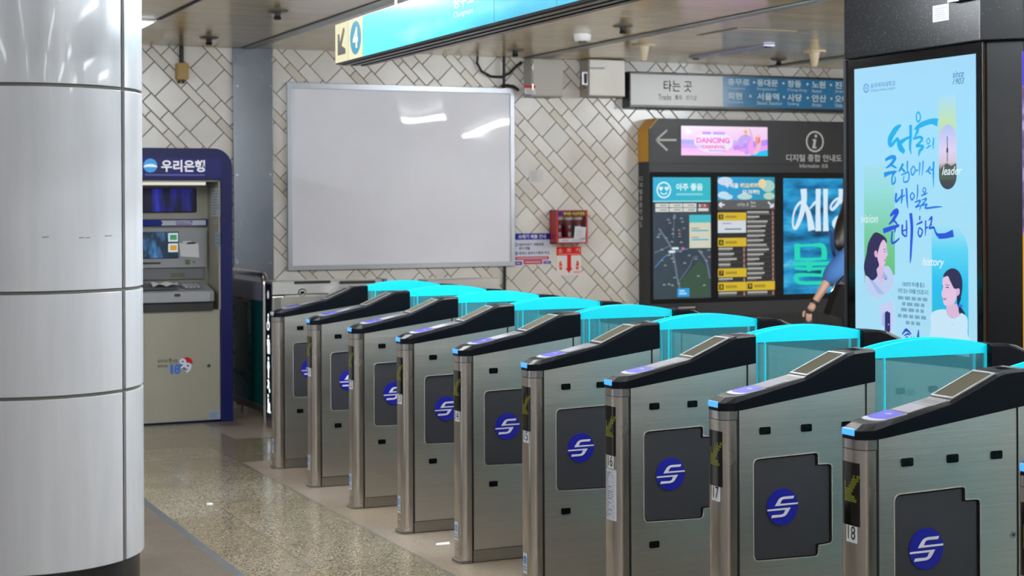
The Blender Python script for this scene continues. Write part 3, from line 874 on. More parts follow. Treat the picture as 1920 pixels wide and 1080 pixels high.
# -- screen 1 : map
s0, s1, t0, t1 = screen_box('m', (1223, 332.5), (1331.5, 332.5), (1225, 561.5)); Wd = s1 - s0; H = t1 - t0
sc = MB(); sc.rect(f, s0, s1, t0, t1, 0.006, noise_lit('map_dark', (1, 1, 1), 3.0, (0.3, '#2c3a48'), (0.55, '#3a4654'), (0.8, '#2f4640'))); sb = sc.build('map_screen', t)
L = lambda q: [(s0 + Wd * x, t1 - H * y) for x, y in q]
LB = lambda x0_, y0_, x1_, y1_: (s0 + Wd * x0_, s0 + Wd * x1_, t1 - H * y1_, t1 - H * y0_)
g = MB(); g.rect(f, *LB(0, 0, 1, 0.195), 0.007, grad_lit('air_header', 0, s0, s1, (0, '#12a8d4'), (1, '#20b4c0')))
g.rect(f, *LB(0, 0.193, 1, 0.203), 0.0075, lit('#9adce4')); wt = lit('#d4f2f4')
cx, cz = s0 + Wd * 0.185, t1 - H * 0.105; r = Wd * 0.125
g.flat(f, circ(cx, cz, r, r * 1.0), 0.008, wt, [circ(cx, cz, r * 0.82)])
for e in (-0.4, 0.4):
    g.flat(f, [(cx + r * (e + q[0]), cz + r * (0.16 + q[1])) for q in ((0, -0.3), (0.28, 0.02), (0.28, 0.2), (0.14, 0.27), (0, 0.15), (-0.14, 0.27), (-0.28, 0.2), (-0.28, 0.02))], 0.008, wt)
stroke(g, f, [(cx + r * math.sin(q) * 0.5, cz - r * 0.1 - r * 0.4 * math.cos(q)) for q in (-1.1, -0.5, 0, 0.5, 1.1)], r * 0.13, 0.008, wt)
g.text(f, '아주 좋음', *LB(0.4, 0.05, 0.86, 0.11), 0.008, wt, 0.03); bars(g, f, *LB(0.4, 0.13, 0.86, 0.15), 1, 0.008, lit('#7fd0dc'), 0.8, 0); g.build('air_quality_banner', sb)
g = MB()
for i in range(3):
    for j in range(2):
        g.rect(f, *LB(0.04 + 0.24 * i, 0.215 + 0.037 * j, 0.27 + 0.24 * i, 0.247 + 0.037 * j), 0.007, lit('#cfd2cc')); bars(g, f, *LB(0.12 + 0.24 * i, 0.224 + 0.037 * j, 0.24 + 0.24 * i, 0.238 + 0.037 * j), 1, 0.008, lit('#7d868c'), 0.6)
g.rect(f, *LB(0.78, 0.255, 0.96, 0.28), 0.007, lit('#cfd2cc'))
for i, c_ in enumerate(('#c8c4bc', '#d06058', '#c8a49c', '#c83038')):
    g.rect(f, *LB(0.79 + i * 0.045, 0.222, 0.825 + i * 0.045, 0.245), 0.007, lit(c_))
g.rect(f, *LB(0.625, 0.31, 1.0, 0.585), 0.007, lit('#cdcdb8')); g.rect(f, *LB(0.625, 0.31, 1.0, 0.375), 0.008, lit('#3fb8c4'))
for yy in (0.435, 0.51):
    g.rect(f, *LB(0.66, yy, 0.96, yy + 0.011), 0.008, lit('#38a8cc')); bars(g, f, *LB(0.66, yy - 0.02, 0.8, yy - 0.006), 1, 0.008, lit('#7c8480'), 0.5)
g.build('map_menu', sb)
g = MB()
rd_ = lit('#8a96a8')
for pts, ww in (([(0.1, 0.42), (0.3, 0.57), (0.36, 0.68), (0.42, 0.85), (0.48, 0.97)], 0.02), ([(0.02, 0.62), (0.3, 0.56)], 0.01), ([(0.36, 0.3), (0.35, 0.5)], 0.008), ([(0.78, 0.6), (0.92, 0.7), (0.98, 0.84)], 0.018), ([(0.42, 0.87), (0.62, 0.74), (0.7, 0.66), (0.78, 0.66)], 0.008)):
    p_ = L(pts)
    if len(p_) == 2: p_ = [p_[0], ((p_[0][0] + p_[1][0]) / 2, (p_[0][1] + p_[1][1]) / 2), p_[1]]
    stroke(g, f, p_, Wd * ww * 1.6, 0.0065, lit('#62707e'))
stroke(g, f, L([(0.03, 0.74), (0.2, 0.65), (0.4, 0.61), (0.6, 0.59)]), Wd * 0.016, 0.0066, lit('#4a80b4'))
g.flat(f, L([(0.45, 0.99), (0.46, 0.86), (0.62, 0.78), (0.8, 0.68), (0.95, 0.78), (0.99, 0.99)]), 0.0062, lit('#37503f'))
rg = random.Random(4)
for i in range(46):
    a, b = rg.uniform(0.05, 0.95), rg.uniform(0.31, 0.92)
    if a > 0.6 and b < 0.6: continue
    g.rect(f, *LB(a, b, a + 0.05, b + 0.007), 0.007, lit(rg.choice(['#8296a0', '#7aa0a0', '#a0a0a8', '#9c7c70']))); g.rect(f, *LB(a + 0.015, b - 0.008, a + 0.03, b - 0.003), 0.007, lit('#78909c'))
g.prism(f, rrect(*LB(0.32, 0.575, 0.44, 0.595), Wd * 0.02), None, 0.0075, lit('#d8e0dc')); g.prism(f, rrect(*LB(0.26, 0.602, 0.38, 0.622), Wd * 0.02), None, 0.0075, lit('#d8e0dc')); g.rect(f, *LB(0.48, 0.577, 0.54, 0.593), 0.0075, lit('#d86070'))
g.rect(f, *LB(0.41, 0.915, 0.62, 0.985), 0.0075, lit('#2898dc')); bars(g, f, *LB(0.44, 0.925, 0.58, 0.97), 2, 0.008, lit('#a8d8f0'), 0.6); g.build('map_detail', sb)
# -- screen 2 : exit list
s0, s1, t0, t1 = screen_box('m', (1344, 332), (1451.5, 332), (1346.5, 558.6)); Wd = s1 - s0; H = t1 - t0
sc = MB(); sc.rect(f, s0, s1, t0, t1, 0.006, lit('#2a2a2a')); sb = sc.build('exit_screen', t)
g = MB(); g.rect(f, *LB(0, 0, 1, 0.19), 0.007, grad_lit('cloud_sky', 0, s0, s1, (0, '#1c9cdc'), (1, '#1490ac')))
for cx, cy, rx, ry, cc in ((0.1, 0.03, 0.13, 0.035, '#c4d8ec'), (0.06, 0.15, 0.1, 0.03, '#bcdcec'), (0.17, 0.165, 0.09, 0.022, '#bcdcec'), (0.47, 0.175, 0.13, 0.025, '#b4d4d4'), (0.93, 0.075, 0.12, 0.05, '#a4cdc4'), (0.95, 0.165, 0.1, 0.03, '#b0d0b8')):
    cy = min(cy, 0.188 - ry); cx = min(max(cx, rx), 1 - rx)
    g.disc(f, s0 + Wd * cx, t1 - H * max(cy, ry), Wd * rx, H * ry, 0.008, lit(cc), 24)
g.disc(f, s0 + Wd * 0.78, t1 - H * 0.055, Wd * 0.07, Wd * 0.07, 0.0085, lit('#e4d0a4'), 24)
g.text(f, '우적을', *LB(0.13, 0.05, 0.36, 0.092), 0.009, lit('#e6e6e8'), 0.03); g.text(f, '해요해해', *LB(0.39, 0.05, 0.72, 0.092), 0.009, lit('#ead8a8'), 0.03); g.text(f, '요거해!', *LB(0.42, 0.105, 0.73, 0.145), 0.009, lit('#e6e6e8'), 0.03); g.build('event_banner', sb)
g = MB(); g.rect(f, *LB(0, 0.19, 1, 0.268), 0.007, lit('#5a5a5c')); wt = lit('#dadcdf')
g.text(f, '나가는 곳', *LB(0.34, 0.215, 0.54, 0.243), 0.008, wt); g.text(f, 'Exit', *LB(0.58, 0.203, 0.66, 0.222), 0.008, wt); g.text(f, '出口', *LB(0.58, 0.233, 0.66, 0.25), 0.008, wt)
for a, b, c_ in (((0.12, 0.23), (0.02, 0.23), 0), ((0.02, 0.23), (0.07, 0.21), 0), ((0.02, 0.23), (0.07, 0.25), 0), ((0.88, 0.208), (0.97, 0.25), 0), ((0.97, 0.25), (0.975, 0.222), 0), ((0.97, 0.25), (0.91, 0.25), 0)):
    p_ = L([a, ((a[0] + b[0]) / 2, (a[1] + b[1]) / 2), b]); stroke(g, f, p_, Wd * 0.025, 0.008, wt)
g.build('exit_header', sb)
yl = lit('#d0b026'); dkk = lit('#1c1a10')
for n, xa, xb, ya, yb in (('5', 0, 0.5, 0.295, 0.362), ('6', 0, 0.5, 0.505, 0.577), ('7', 0, 0.5, 0.758, 0.83), ('8', 0, 0.5, 0.872, 0.945), ('9', 0.5, 1.0, 0.872, 0.945)):
    g = MB(); g.rect(f, *LB(xa, ya, xb - 0.005, yb), 0.007, yl); g.rect(f, *LB(xa + 0.015, ya + 0.015, xa + 0.095, yb - 0.012), 0.008, dkk); g.text(f, n, *LB(xa + 0.037, ya + 0.022, xa + 0.075, yb - 0.02), 0.009, yl, 0.02)
    bars(g, f, *LB(xa + 0.13, ya + 0.025, xa + 0.33, yb - 0.022), 1, 0.008, lit('#a08a22'), 0.9, 0.1); g.build('exit_number_bar', sb)
g = MB(); g.rect(f, *LB(0, 0.362, 0.49, 0.463), 0.007, lit('#ccd4dc')); bars(g, f, *LB(0.08, 0.375, 0.24, 0.395), 1, 0.008, lit('#8c96a0')); bars(g, f, *LB(0.12, 0.42, 0.42, 0.445), 1, 0.008, lit('#6c7680')); g.build('exit_info_box', sb)
g = MB()
def rows(xa, xb, ya, yb, n, seed):
    rg = random.Random(seed); h = (yb - ya) / n
    for i in range(n):
        y = ya + i * h; e = xa + (xb - xa) * rg.uniform(0.42, 0.8)
        g.rect(f, *LB(xa, y + h * 0.12, e, y + h * 0.5), 0.007, lit('#a9aaa8')); g.rect(f, *LB(xa, y + h * 0.62, xa + (e - xa) * rg.uniform(0.6, 1.1), y + h * 0.78), 0.007, lit('#6f706e')); g.rect(f, *LB(xa, y + h * 0.92, xb - 0.06, y + h * 0.98), 0.007, lit('#55564f'))
        g.rect(f, *LB(xb - 0.05, y + h * 0.1, xb - 0.02, y + h * 0.45), 0.007, lit('#b45a4c')); g.rect(f, *LB(xb - 0.05, y + h * 0.5, xb - 0.02, y + h * 0.9), 0.007, lit('#8a8a82'))
rows(0.51, 1.0, 0.28, 0.868, 15, 2); rows(0.01, 0.49, 0.58, 0.755, 4, 3); rows(0.01, 0.49, 0.832, 0.87, 1, 4); rows(0.01, 0.49, 0.948, 0.99, 1, 5); rows(0.51, 1.0, 0.948, 0.99, 1, 6); g.build('exit_rows', sb)
# -- screen 3 : water advertisement
s0, s1, t0, t1 = screen_box('m', (1467, 334.5), (1600, 335), (1469.8, 551.8)); s1 = s0 + (t1 - t0) * 0.62; Wd = s1 - s0; H = t1 - t0
sc = MB(); sc.rect(f, s0, s1, t0, t1, 0.006, noise_lit('water', (1.0, 1, 3.4), 2.6, (0.30, '#06384e'), (0.42, '#0c6ca0'), (0.56, '#1c94cc'), (0.66, '#3cb0d8'), (0.8, '#a8dcea'))); sb = sc.build('advert_screen', t)
Z3 = lambda a, b: pf(1460 + a / 3.6, 325 + b / 3.6)
g = MB(); wt = lit('#d2e8f6')
def zst(pts, ws, d, m_): stroke(g, f, [Z3(*q) for q in pts], [q * 0.00128 for q in ws], d, m_)
zst([(165, 105), (168, 190), (150, 280), (112, 370), (92, 340), (105, 250), (150, 195), (195, 260), (220, 385)], [56, 46, 42, 26, 14, 16, 24, 40, 62], 0.008, wt)
zst([(205, 240), (235, 205), (250, 190)], [10, 20, 16], 0.0082, wt); zst([(264, 105), (262, 250), (264, 390)], [44, 40, 50], 0.0083, wt); zst([(313, 105), (313, 250), (315, 390)], [42, 36, 50], 0.0084, wt)
zst([(415, 105), (410, 180), (360, 245), (350, 215), (400, 170), (450, 230), (480, 250)], [40, 34, 20, 16, 20, 40, 40], 0.0085, wt); zst([(480, 300), (400, 300), (370, 340), (400, 370), (480, 370)], [30, 34, 36, 30, 30], 0.0086, wt); g.build('white_headline', sb)
g = MB(); gr = lit('#18d4b4')
zst([(120, 475), (122, 530), (122, 585)], [50, 50, 50], 0.008, gr); zst([(120, 490), (220, 485), (290, 490), (305, 540), (300, 580)], [20, 20, 40, 50, 50], 0.0082, gr); zst([(110, 578), (210, 580), (320, 575)], [18, 22, 18], 0.0083, gr)
zst([(90, 610), (200, 612), (340, 608)], [28, 30, 28], 0.0084, gr); zst([(200, 610), (205, 640), (210, 660)], [60, 50, 40], 0.0085, gr); zst([(105, 640), (200, 645), (330, 640)], [20, 24, 20], 0.0086, gr)
zst([(300, 640), (300, 665), (290, 690)], [40, 40, 30], 0.0087, gr); zst([(300, 690), (200, 685), (120, 690), (115, 715), (140, 738), (220, 740), (330, 738)], [24, 24, 34, 40, 26, 26, 28], 0.0088, gr); g.build('green_headline', sb)
# lower label and louvres
mb = MB(); a, b, c, d = pxbox(pf, 1222, 572, 1307, 592); mb.rect(f, a, b, c, d, 0.005, mat('label_black', '#0d0d0f', 0.3)); bars(mb, f, a + 0.15, a + 0.24, c + 0.05, d - 0.025, 1, 0.006, ink('#a6a6a8'), 0.8, 0); bars(mb, f, a + 0.27, b - 0.02, c + 0.06, d - 0.015, 1, 0.006, ink('#a6a6a8'), 0.7, 0); bars(mb, f, a + 0.3, b - 0.05, c + 0.02, c + 0.045, 1, 0.006, ink('#77777a'), 0.7, 0); mb.build('label_plate', t)
mb = MB(); za, zb = pf(1400, 640)[1], pf(1400, 590)[1]
i = 0
xx = pf(1330, 600)[0]
while xx < kx1 - 0.2:
    if i % 17 != 16: mb.rect(f, xx, xx + 0.016, za, zb, 0.002, M_BLKM)
    xx += 0.033; i += 1
mb.build('louvres', t)

# ================================================================== CEILING THINGS
def place_copies(src, pts, labels):
    for p_, l_ in zip(pts, labels):
        c = copy_tree(src); c.location = p_; c['label'] = l_
spr = [(3.089, 12.574), (3.092, 10.71), (5.688, 12.634), (5.663, 10.673), (8.235, 12.565)]
spl = ['dark ceiling sprinkler above the cash machine', 'dark ceiling sprinkler left of the hanging line sign', 'dark ceiling sprinkler above the whiteboard corner and cable loop', 'dark ceiling sprinkler right of the smoke detector', 'dark ceiling sprinkler above the right part of the tracks sign']
t = empty('sprinkler', (*spr[0], CEIL), spl[0], 'sprinkler', 'ceiling sprinklers')
mb = MB(); mb.lathe(*spr[0], [(0.05, CEIL - 0.016), (0.07, CEIL - 0.008), (0.075, CEIL)], mat('sprinkler_plate', '#6a675f', 0.35, 0.6), 20); mb.build('plate', t, smooth=True)
mb = MB(); mb.lathe(*spr[0], [(0.02, CEIL - 0.06), (0.028, CEIL - 0.05), (0.02, CEIL - 0.035), (0.024, CEIL - 0.016)], M_BLKM, 12); mb.build('head', t, smooth=True)
place_copies(t, [(a, b, CEIL) for a, b in spr[1:]], spl[1:])
t = empty('smoke_detector', (5.655, 11.315, CEIL), 'round white smoke detector on the beige ceiling', 'smoke detector')
mb = MB(); mb.lathe(5.655, 11.315, [(0.055, CEIL - 0.055), (0.06, CEIL - 0.05), (0.066, CEIL - 0.025), (0.068, CEIL)], M_WHITE, 24); mb.build('base', t, smooth=True)
mb = MB(); mb.lathe(5.655, 11.315, [(0.025, CEIL - 0.07), (0.032, CEIL - 0.055)], mat('vent_dark', '#55524d', 0.6), 16); mb.build('sensor_vent', t)
dm = [(6.494, 11.881), (8.123, 11.847)]
t = empty('ceiling_siren', (*dm[0], CEIL), 'cream cone shaped ceiling fitting above the left end of the tracks sign', 'siren', 'cream cone fittings under the ceiling')
mb = MB(); mb.lathe(*dm[0], [(0.095, CEIL - 0.012), (0.1, CEIL - 0.004), (0.1, CEIL)], M_CREAM, 28); mb.build('flange', t, smooth=True)
mb = MB(); mb.lathe(*dm[0], [(0.006, CEIL - 0.132), (0.02, CEIL - 0.128), (0.028, CEIL - 0.11), (0.042, CEIL - 0.04), (0.046, CEIL - 0.012)], M_CREAM, 24); mb.build('cone', t, smooth=True)
place_copies(t, [(*dm[1], CEIL)], ['cream cone shaped ceiling fitting beside the black advertising pillar'])
t = empty('ceiling_light', (2.33, 12.0, CEIL), 'lit white fluorescent ceiling panel at the edge of the round pillar', 'ceiling light')
mb = MB(); mb.box(2.2, 2.465, 11.54, 12.5, CEIL - 0.014, CEIL, M_ALU); mb.build('frame', t, 0.002)
mb = MB(); mb.box(2.215, 2.45, 11.555, 12.485, CEIL - 0.018, CEIL - 0.013, lit('#ffffff', 4.0)); mb.build('diffuser', t)
t = empty('ceiling_channel', (7.42, 12.0, CEIL), 'recessed bluish metal light channel in the ceiling above the tracks sign', 'light fitting')
mb = MB(); mb.box(7.36, 7.47, 11.45, 12.65, CEIL - 0.02, CEIL, mat('channel_metal', '#9a9fb4', 0.3, 0.4)); mb.build('channel', t, 0.003)
for yy in (11.47, 12.62):
    mb = MB(); mb.box(7.39, 7.44, yy - 0.015, yy + 0.015, CEIL - 0.03, CEIL - 0.02, M_BLKM); mb.build('lamp_holder', t)
t = empty('access_hatch', (6.8, 10.75, CEIL), 'square access hatch in the ceiling right of the cream cone', 'hatch')
mb = MB(); mb.box(6.53, 7.05, 10.5, 11.02, CEIL - 0.006, CEIL + 0.005, M_CEIL); mb.build('panel', t, 0.001)
mb = MB(); mb.prism(lambda s, t_, d=0: (s, t_, CEIL - d), [(6.5, 10.47), (7.08, 10.47), (7.08, 11.05), (6.5, 11.05)], 0, 0.003, mat('hatch_frame', '#5d574a', 0.4), [[(6.52, 10.49), (7.06, 10.49), (7.06, 11.03), (6.52, 11.03)]]); mb.build('frame', t)

# ---- hanging line sign
Xs = 2.86
pf = PX(Xs); f = AX(Xs)
sF = pf(629, 85)[0]; sN = sF + 4.6
zb = pf(640, 118.5)[1]; zt = zb + (onz := (pf(629, 46)[1] - pf(629, 122)[1]))
TH = 0.2
t = empty('hanging_sign', (Xs + TH / 2, -(sF + sN) / 2, zb), 'long backlit cyan hanging sign to line 4 under the ceiling', 'sign')
mb = MB(); mb.box(Xs, Xs + TH, -sF, -sN, zb, zt, mat('sign_case', '#2b2c2f', 0.35, 0.3)); mb.build('housing', t, 0.004)
s4a = pf(654, 80)[0]; s4 = pf(681, 80)[0]
mb = MB(); mb.rect(f, sF + 0.004, s4a - 0.003, zb + 0.006, zt - 0.006, 0.002, lit('#efe9bf')); mb.build('arrow_panel', t)
mb = MB(); mb.rect(f, s4a, s4 - 0.003, zb + 0.006, zt - 0.006, 0.002, lit('#f4efca')); mb.build('number_panel', t)
gk = NT('cyan_backlight')
p, x, y, z = gk.pos()
n_ = gk.noise(gk.vscale(p, (1, 1.1, 2.5)), 1.6, 2)
hz = gk.math('DIVIDE', gk.math('SUBTRACT', z, zb), zt - zb)
ff = gk.math('ADD', gk.math('MULTIPLY', n_, 1.1), gk.math('MULTIPLY', gk.math('ABSOLUTE', gk.math('SUBTRACT', hz, 0.3)), -0.9))
gk.l(gk.ramp(ff, (0.22, '#06a2d0'), (0.48, '#16b8e0'), (0.85, '#86d6f2')), gk.b.inputs['Emission Color'])
gk.b.inputs['Emission Strength'].default_value = 1.0
gk.b.inputs['Base Color'].default_value = (0.02, 0.1, 0.12, 1); gk.b.inputs['Roughness'].default_value = 0.2
sd = pf(927.5, 20)[0]
for a, b in ((s4, sd - 0.003), (sd, sd + 0.62), (sd + 0.623, sN - 0.005)):
    mb = MB(); mb.rect(f, a, b, zb + 0.006, zt - 0.006, 0.002, gk.m); mb.build('cyan_panel', t)
mb = MB(); g4 = mat('sign_teal', '#0c0c0c', 0.3, 0, '#1ca2c4', 0.9)
c0 = (pf(668, 71)[0], (pf(668, 34.5)[1] + pf(668, 107)[1]) / 2)
ra = (pf(678, 70)[0] - pf(658.5, 70)[0]) / 2; rb = (zt - zb) * 0.40
mb.disc(f, *c0, rb, rb, 0.004, g4, 36)
mb.text(f, '4', c0[0] - rb * 0.48, c0[0] + rb * 0.5, c0[1] - rb * 0.62, c0[1] + rb * 0.62, 0.006, lit('#f4f6ee'), 0.05); mb.build('line_number', t)
mb = MB(); L = lambda a, b: (sF + (s4a - sF) * a, zb + (zt - zb) * b)
dk = mat('arrow_grey', '#0c0c0c', 0.4, 0, '#46443c', 0.9)
mb.flat(f, [L(0.74, 0.74), L(0.52, 0.42), L(0.8, 0.32), L(0.8, 0.2), L(0.22, 0.2), L(0.22, 0.72), L(0.36, 0.72), L(0.4, 0.52), L(0.62, 0.84), L(0.74, 0.84)], 0.004, dk); mb.build('arrow', t)
mb = MB(); wt = lit('#f2fbfd')
mb.text(f, '충무로', pf(852, 5)[0], pf(890, 5)[0], pf(870, 12.5)[1], pf(870, -14)[1], 0.004, wt, 0.03)
mb.text(f, 'Chungmuro', pf(852.5, 25)[0], pf(889, 25)[0], pf(870, 32.5)[1], pf(870, 18)[1], 0.004, wt, 0.008); mb.build('lettering', t)
for i in range(3):
    mb = MB(); zz = zb - 0.004; xx = Xs + 0.03 + i * 0.055
    mb.box(xx, xx + 0.03, -sF - 0.02, -sN, zb - 0.006, zb, mat('sign_rail', '#3a3836', 0.3, 0.5)); mb.build('bottom_rail', t)
for yy in (-sF - 0.75, -sF - 2.4, -sF - 3.9):
    mb = MB(); mb.box(Xs + 0.08, Xs + 0.12, yy - 0.02, yy + 0.02, zt, CEIL, M_BLKM); mb.build('hanger', t)

# ================================================================== CASH MACHINE
Ya = 12.28
pf = PY(Ya); f = AY(Ya)
ax1 = pf(436.3, 500)[0]; ax0 = ax1 - 0.93; az1 = pf(400, 278)[1]
az1 = pf(380, 278)[1]
M_NAVY = mat('navy_paint', '#10134a', 0.4, spec=0.2); M_BEI = mat('beige_paint', '#8d897d', 0.45)
t = empty('cash_machine', ((ax0 + ax1) / 2, (Ya + YW) / 2, 0), 'bank cash machine with a navy surround and beige front beside the round pillar', 'cash machine')
ix1 = pf(414.5, 600)[0]; ix0 = ax0 + (ax1 - ix1)
zrec_t = pf(340, 338)[1]; zrec_b = pf(340, 583)[1]
mb = MB()
outer = rrect(ax0, ax1, 0.0, az1, 0.14, 8, (0, 1, 1, 0))
mb.prism(f, outer, -(YW - Ya - 0.02), 0, M_NAVY, [[(ix0, 0.003), (ix1, 0.003), (ix1, zrec_t), (ix0, zrec_t)]]); mb.build('surround', t, 0.004)
mb = MB(); mb.box(ix0, ix1, Ya + 0.03, Ya + 0.9, 0.012, zrec_b, M_BEI); mb.build('lower_door', t, 0.003)
mb = MB(); mb.box(ix0, ix1, Ya + 0.36, Ya + 0.9, zrec_b, zrec_t, M_BEI)
mb.box(ix1 - 0.012, ix1, Ya + 0.01, Ya + 0.9, zrec_b, zrec_t, M_BEI); mb.box(ix0, ix0 + 0.012, Ya + 0.01, Ya + 0.9, zrec_b, zrec_t, M_BEI); mb.box(ix0, ix1, Ya + 0.01, Ya + 0.9, zrec_t - 0.008, zrec_t, M_BEI); mb.build('alcove', t)
mb = MB(); mb.box(ix0 + 0.1, ix1 - 0.1, Ya + 0.05, Ya + 0.1, zrec_t - 0.035, zrec_t - 0.012, lit('#d8d8c8')); mb.build('alcove_light', t)
# header panel
hx1 = pf(414, 310)[0]; hz0, hz1 = pf(340, 333)[1], pf(340, 296)[1]
mb = MB(); mb.prism(f, rrect(ax0 + 0.09, hx1, hz0, hz1, 0.03), 0, 0.004, noise_lit('bank_blue', (1, 1, 1), 3.0, (0.3, '#080c4a'), (0.6, '#0c1262'), (0.8, '#14208a'))); mb.build('header_panel', t)
cx, cz = pf(281.5, 310.5); r = pf(294.5, 310)[0] - cx
mb = MB(); mb.disc(f, cx, cz, r, r, 0.006, lit('#1a8ad4'), 36)
mb.flat(f, [(cx - r * 0.97, cz - r * 0.2)] + [(cx + r * 0.97 * math.sin(q), cz - r * 0.2 + r * 0.42 * math.cos(q)) for q in [(-1.5 + 0.3 * i) for i in range(11)]] + [(cx + r * 0.97, cz - r * 0.2)] + [(cx + r * 0.97 * math.sin(q), cz - r * 0.28 + r * 0.1 * math.cos(q)) for q in [(1.5 - 0.3 * i) for i in range(11)]], 0.008, lit('#dcecf0'))
mb.build('emblem', t)
mb = MB(); mb.text(f, '우리은행', *pxbox(pf, 302, 300, 384, 322.5), 0.006, lit('#d6d6de'), 0.03); bars(mb, f, *pxbox(pf, 272, 326, 384, 330), 1, 0.006, lit('#4a4c98'), 0.5, 0); mb.build('lettering', t)
# upper blue screen
Yb = Ya + 0.36
pb = PY(Yb); fb = AY(Yb)
mb = MB(); a, b, c, d = pxbox(pb, 240, 352, 368, 399); mb.prism(fb, rrect(a, b, c, d, 0.015), 0, 0.012, M_BLKG)
a, b, c, d = pxbox(pb, 240, 354, 366, 397); mb.rect(fb, a, b, c, d, 0.013, noise_lit('promo_blue', (5, 1, 0.8), 1.6, (0.35, '#02030e'), (0.5, '#06092e'), (0.62, '#1a1e86'), (0.75, '#3032c0'))); mb.build('promo_screen', t)
mb = MB(); a, b, c, d = pxbox(pb, 240, 411, 387, 424); mb.box(a, b, Yb - 0.03, Yb, c, d, ink('#1c2a78')); a, b, c, d = pxbox(pb, 301, 413, 384, 422.5); mb.flat(fb, [(a, (c + d) / 2 - 0.012), (a + 0.012, (c + d) / 2), (a, (c + d) / 2 + 0.012), (a, d), (b, d), (b, c), (a, c)], 0.032, ink('#b9bac2'))
mb.text(fb, 'Global ATM', *pxbox(pb, 328, 413.5, 359, 418.5), 0.034, ink('#3c5c9c'), 0.01); bars(mb, fb, *pxbox(pb, 328, 419, 358, 422), 1, 0.034, ink('#8a6a86'), 0.7, 0); mb.build('name_strip', t)
# main fascia
Ym = Ya + 0.3
pm = PY(Ym); fm = AY(Ym)
M_AG = mat('silver_plastic', '#85868a', 0.4); M_AGD = mat('grey_plastic', '#5d5e62', 0.45)
a, b, c, d = pxbox(pm, 236, 429, 387, 502)
mb = MB(); mb.prism(fm, rrect(a, b, c, d, 0.02, 5, (0, 1, 1, 0)), -0.06, 0, M_AG); mb.build('fascia', t, 0.004)
a, b, c, d = pxbox(pm, 236, 503, 384, 524); mb = MB(); mb.prism(fm, [(a, c), (b, c), (b, d), (a, d)], -0.06, -0.02, M_AGD); a, b, c, d = pxbox(pm, 321, 512, 348, 520); mb.rect(fm, a, b, c, d, -0.019, mat('slot_grey', '#4e4c44', 0.3)); mb.build('card_recess', t)
a, b, c, d = pxbox(pm, 236, 435, 334, 485); mb = MB(); mb.prism(fm, [(a, c), (b, c), (b, d), (a, d)], 0, 0.006, M_BLKG)
mb.rect(fm, a, b - 0.004, c + 0.004, d - 0.004, 0.008, noise_lit('touch_image', (6, 1, 3), 1.3, (0.35, '#10141c'), (0.5, '#203448'), (0.64, '#4a84c0'), (0.78, '#8ab0dc'))); mb.build('touch_screen', t)
mb = MB()
for v0, v1, cc in ((437, 453, '#3c8a58'), (456.5, 472.5, '#c8922a')):
    a, b, c, d = pxbox(pm, 315, v0, 333, v1); mb.rect(fm, a, b, c, d, 0.009, lit('#c4d8e4')); a, b, c, d = pxbox(pm, 318, v0 + 3, 331, v1 - 3); mb.rect(fm, a, b, c, d, 0.01, lit(cc))
mb.build('bank_note_icons', t)
mb = MB(); mb.flat(fm, pxpoly(pm, [(335, 455), (350, 457), (371, 456), (373, 483), (356, 482), (338, 481)]), 0.012, M_PAPER); mb.flat(fm, pxpoly(pm, [(342, 452), (358, 452), (358, 456), (342, 456)]), 0.01, M_PAPER); mb.build('taped_paper', t)
mb = MB(); mb.flat(fm, pxpoly(pm, [(349, 456), (352, 454), (366, 454), (366, 457), (350, 458)]), 0.015, M_BLKM); mb.build('clip', t)
mb = MB(); a, b, c, d = pxbox(pm, 250, 492, 301, 495.5); mb.rect(fm, a, b, c, d, 0.003, M_BLKM); mb.build('receipt_slot', t)
mb = MB(); a, b, c, d = pxbox(pm, 347, 487, 356, 496); mb.prism(fm, [(a, c), (b, c), (b, d), (a, d)], 0, 0.004, mat('reader_olive', '#55523f', 0.3)); mb.build('scanner', t)
cx, cz = pm(363.5, 491); mb = MB(); mb.disc(fm, cx, cz, 0.011, 0.011, 0.004, M_AGD, 16, 0); mb.build('camera', t)
# shelf
sa = pf(270, 560)[0]; sb_ = pf(405, 550)[0]
z0, z1_ = pf(340, 572)[1], pf(340, 550)[1]
mb = MB(); pr = [(ix0 + 0.02, Ya + 0.36), (ix0 + 0.02, Ya + 0.02), (ix0 + 0.05, Ya - 0.02), (sb_ - 0.05, Ya - 0.02), (sb_ - 0.01, Ya + 0.01), (sb_, Ya + 0.36)]
vs = [(x, y, z1_ + (0.012 if y < Ya + 0.2 else 0.07)) for x, y in pr]
mb.add(vs + [(x, y, z0 + (0.02 if y < Ya + 0.2 else 0.0)) for x, y in pr], [tuple(range(6)), tuple(reversed(range(6, 12)))] + [(i, 6 + i, 6 + (i + 1) % 6, (i + 1) % 6) for i in range(6)], M_AG); mb.build('shelf', t, 0.008)
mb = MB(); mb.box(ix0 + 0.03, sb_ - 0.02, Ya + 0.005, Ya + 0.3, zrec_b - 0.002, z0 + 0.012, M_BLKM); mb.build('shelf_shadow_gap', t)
kz = lambda y: z1_ + 0.012 + (y - Ya) / 0.36 * 0.058
mb = MB(); mb.add([(sb_ - 0.22, Ya + 0.06, kz(Ya + 0.06) + 0.008), (sb_ - 0.07, Ya + 0.06, kz(Ya + 0.06) + 0.008), (sb_ - 0.1, Ya + 0.25, kz(Ya + 0.25) + 0.012), (sb_ - 0.24, Ya + 0.25, kz(Ya + 0.25) + 0.012)], [(0, 1, 2, 3)], mat('keypad', '#7c7d82', 0.35))
for i in range(4):
    for j in range(4):
        xx, yy = sb_ - 0.21 + 0.03 * i, Ya + 0.085 + 0.038 * j; mb.box(xx, xx + 0.02, yy, yy + 0.026, kz(yy) + 0.01, kz(yy) + 0.02, M_AG)
mb.build('keypad', t)
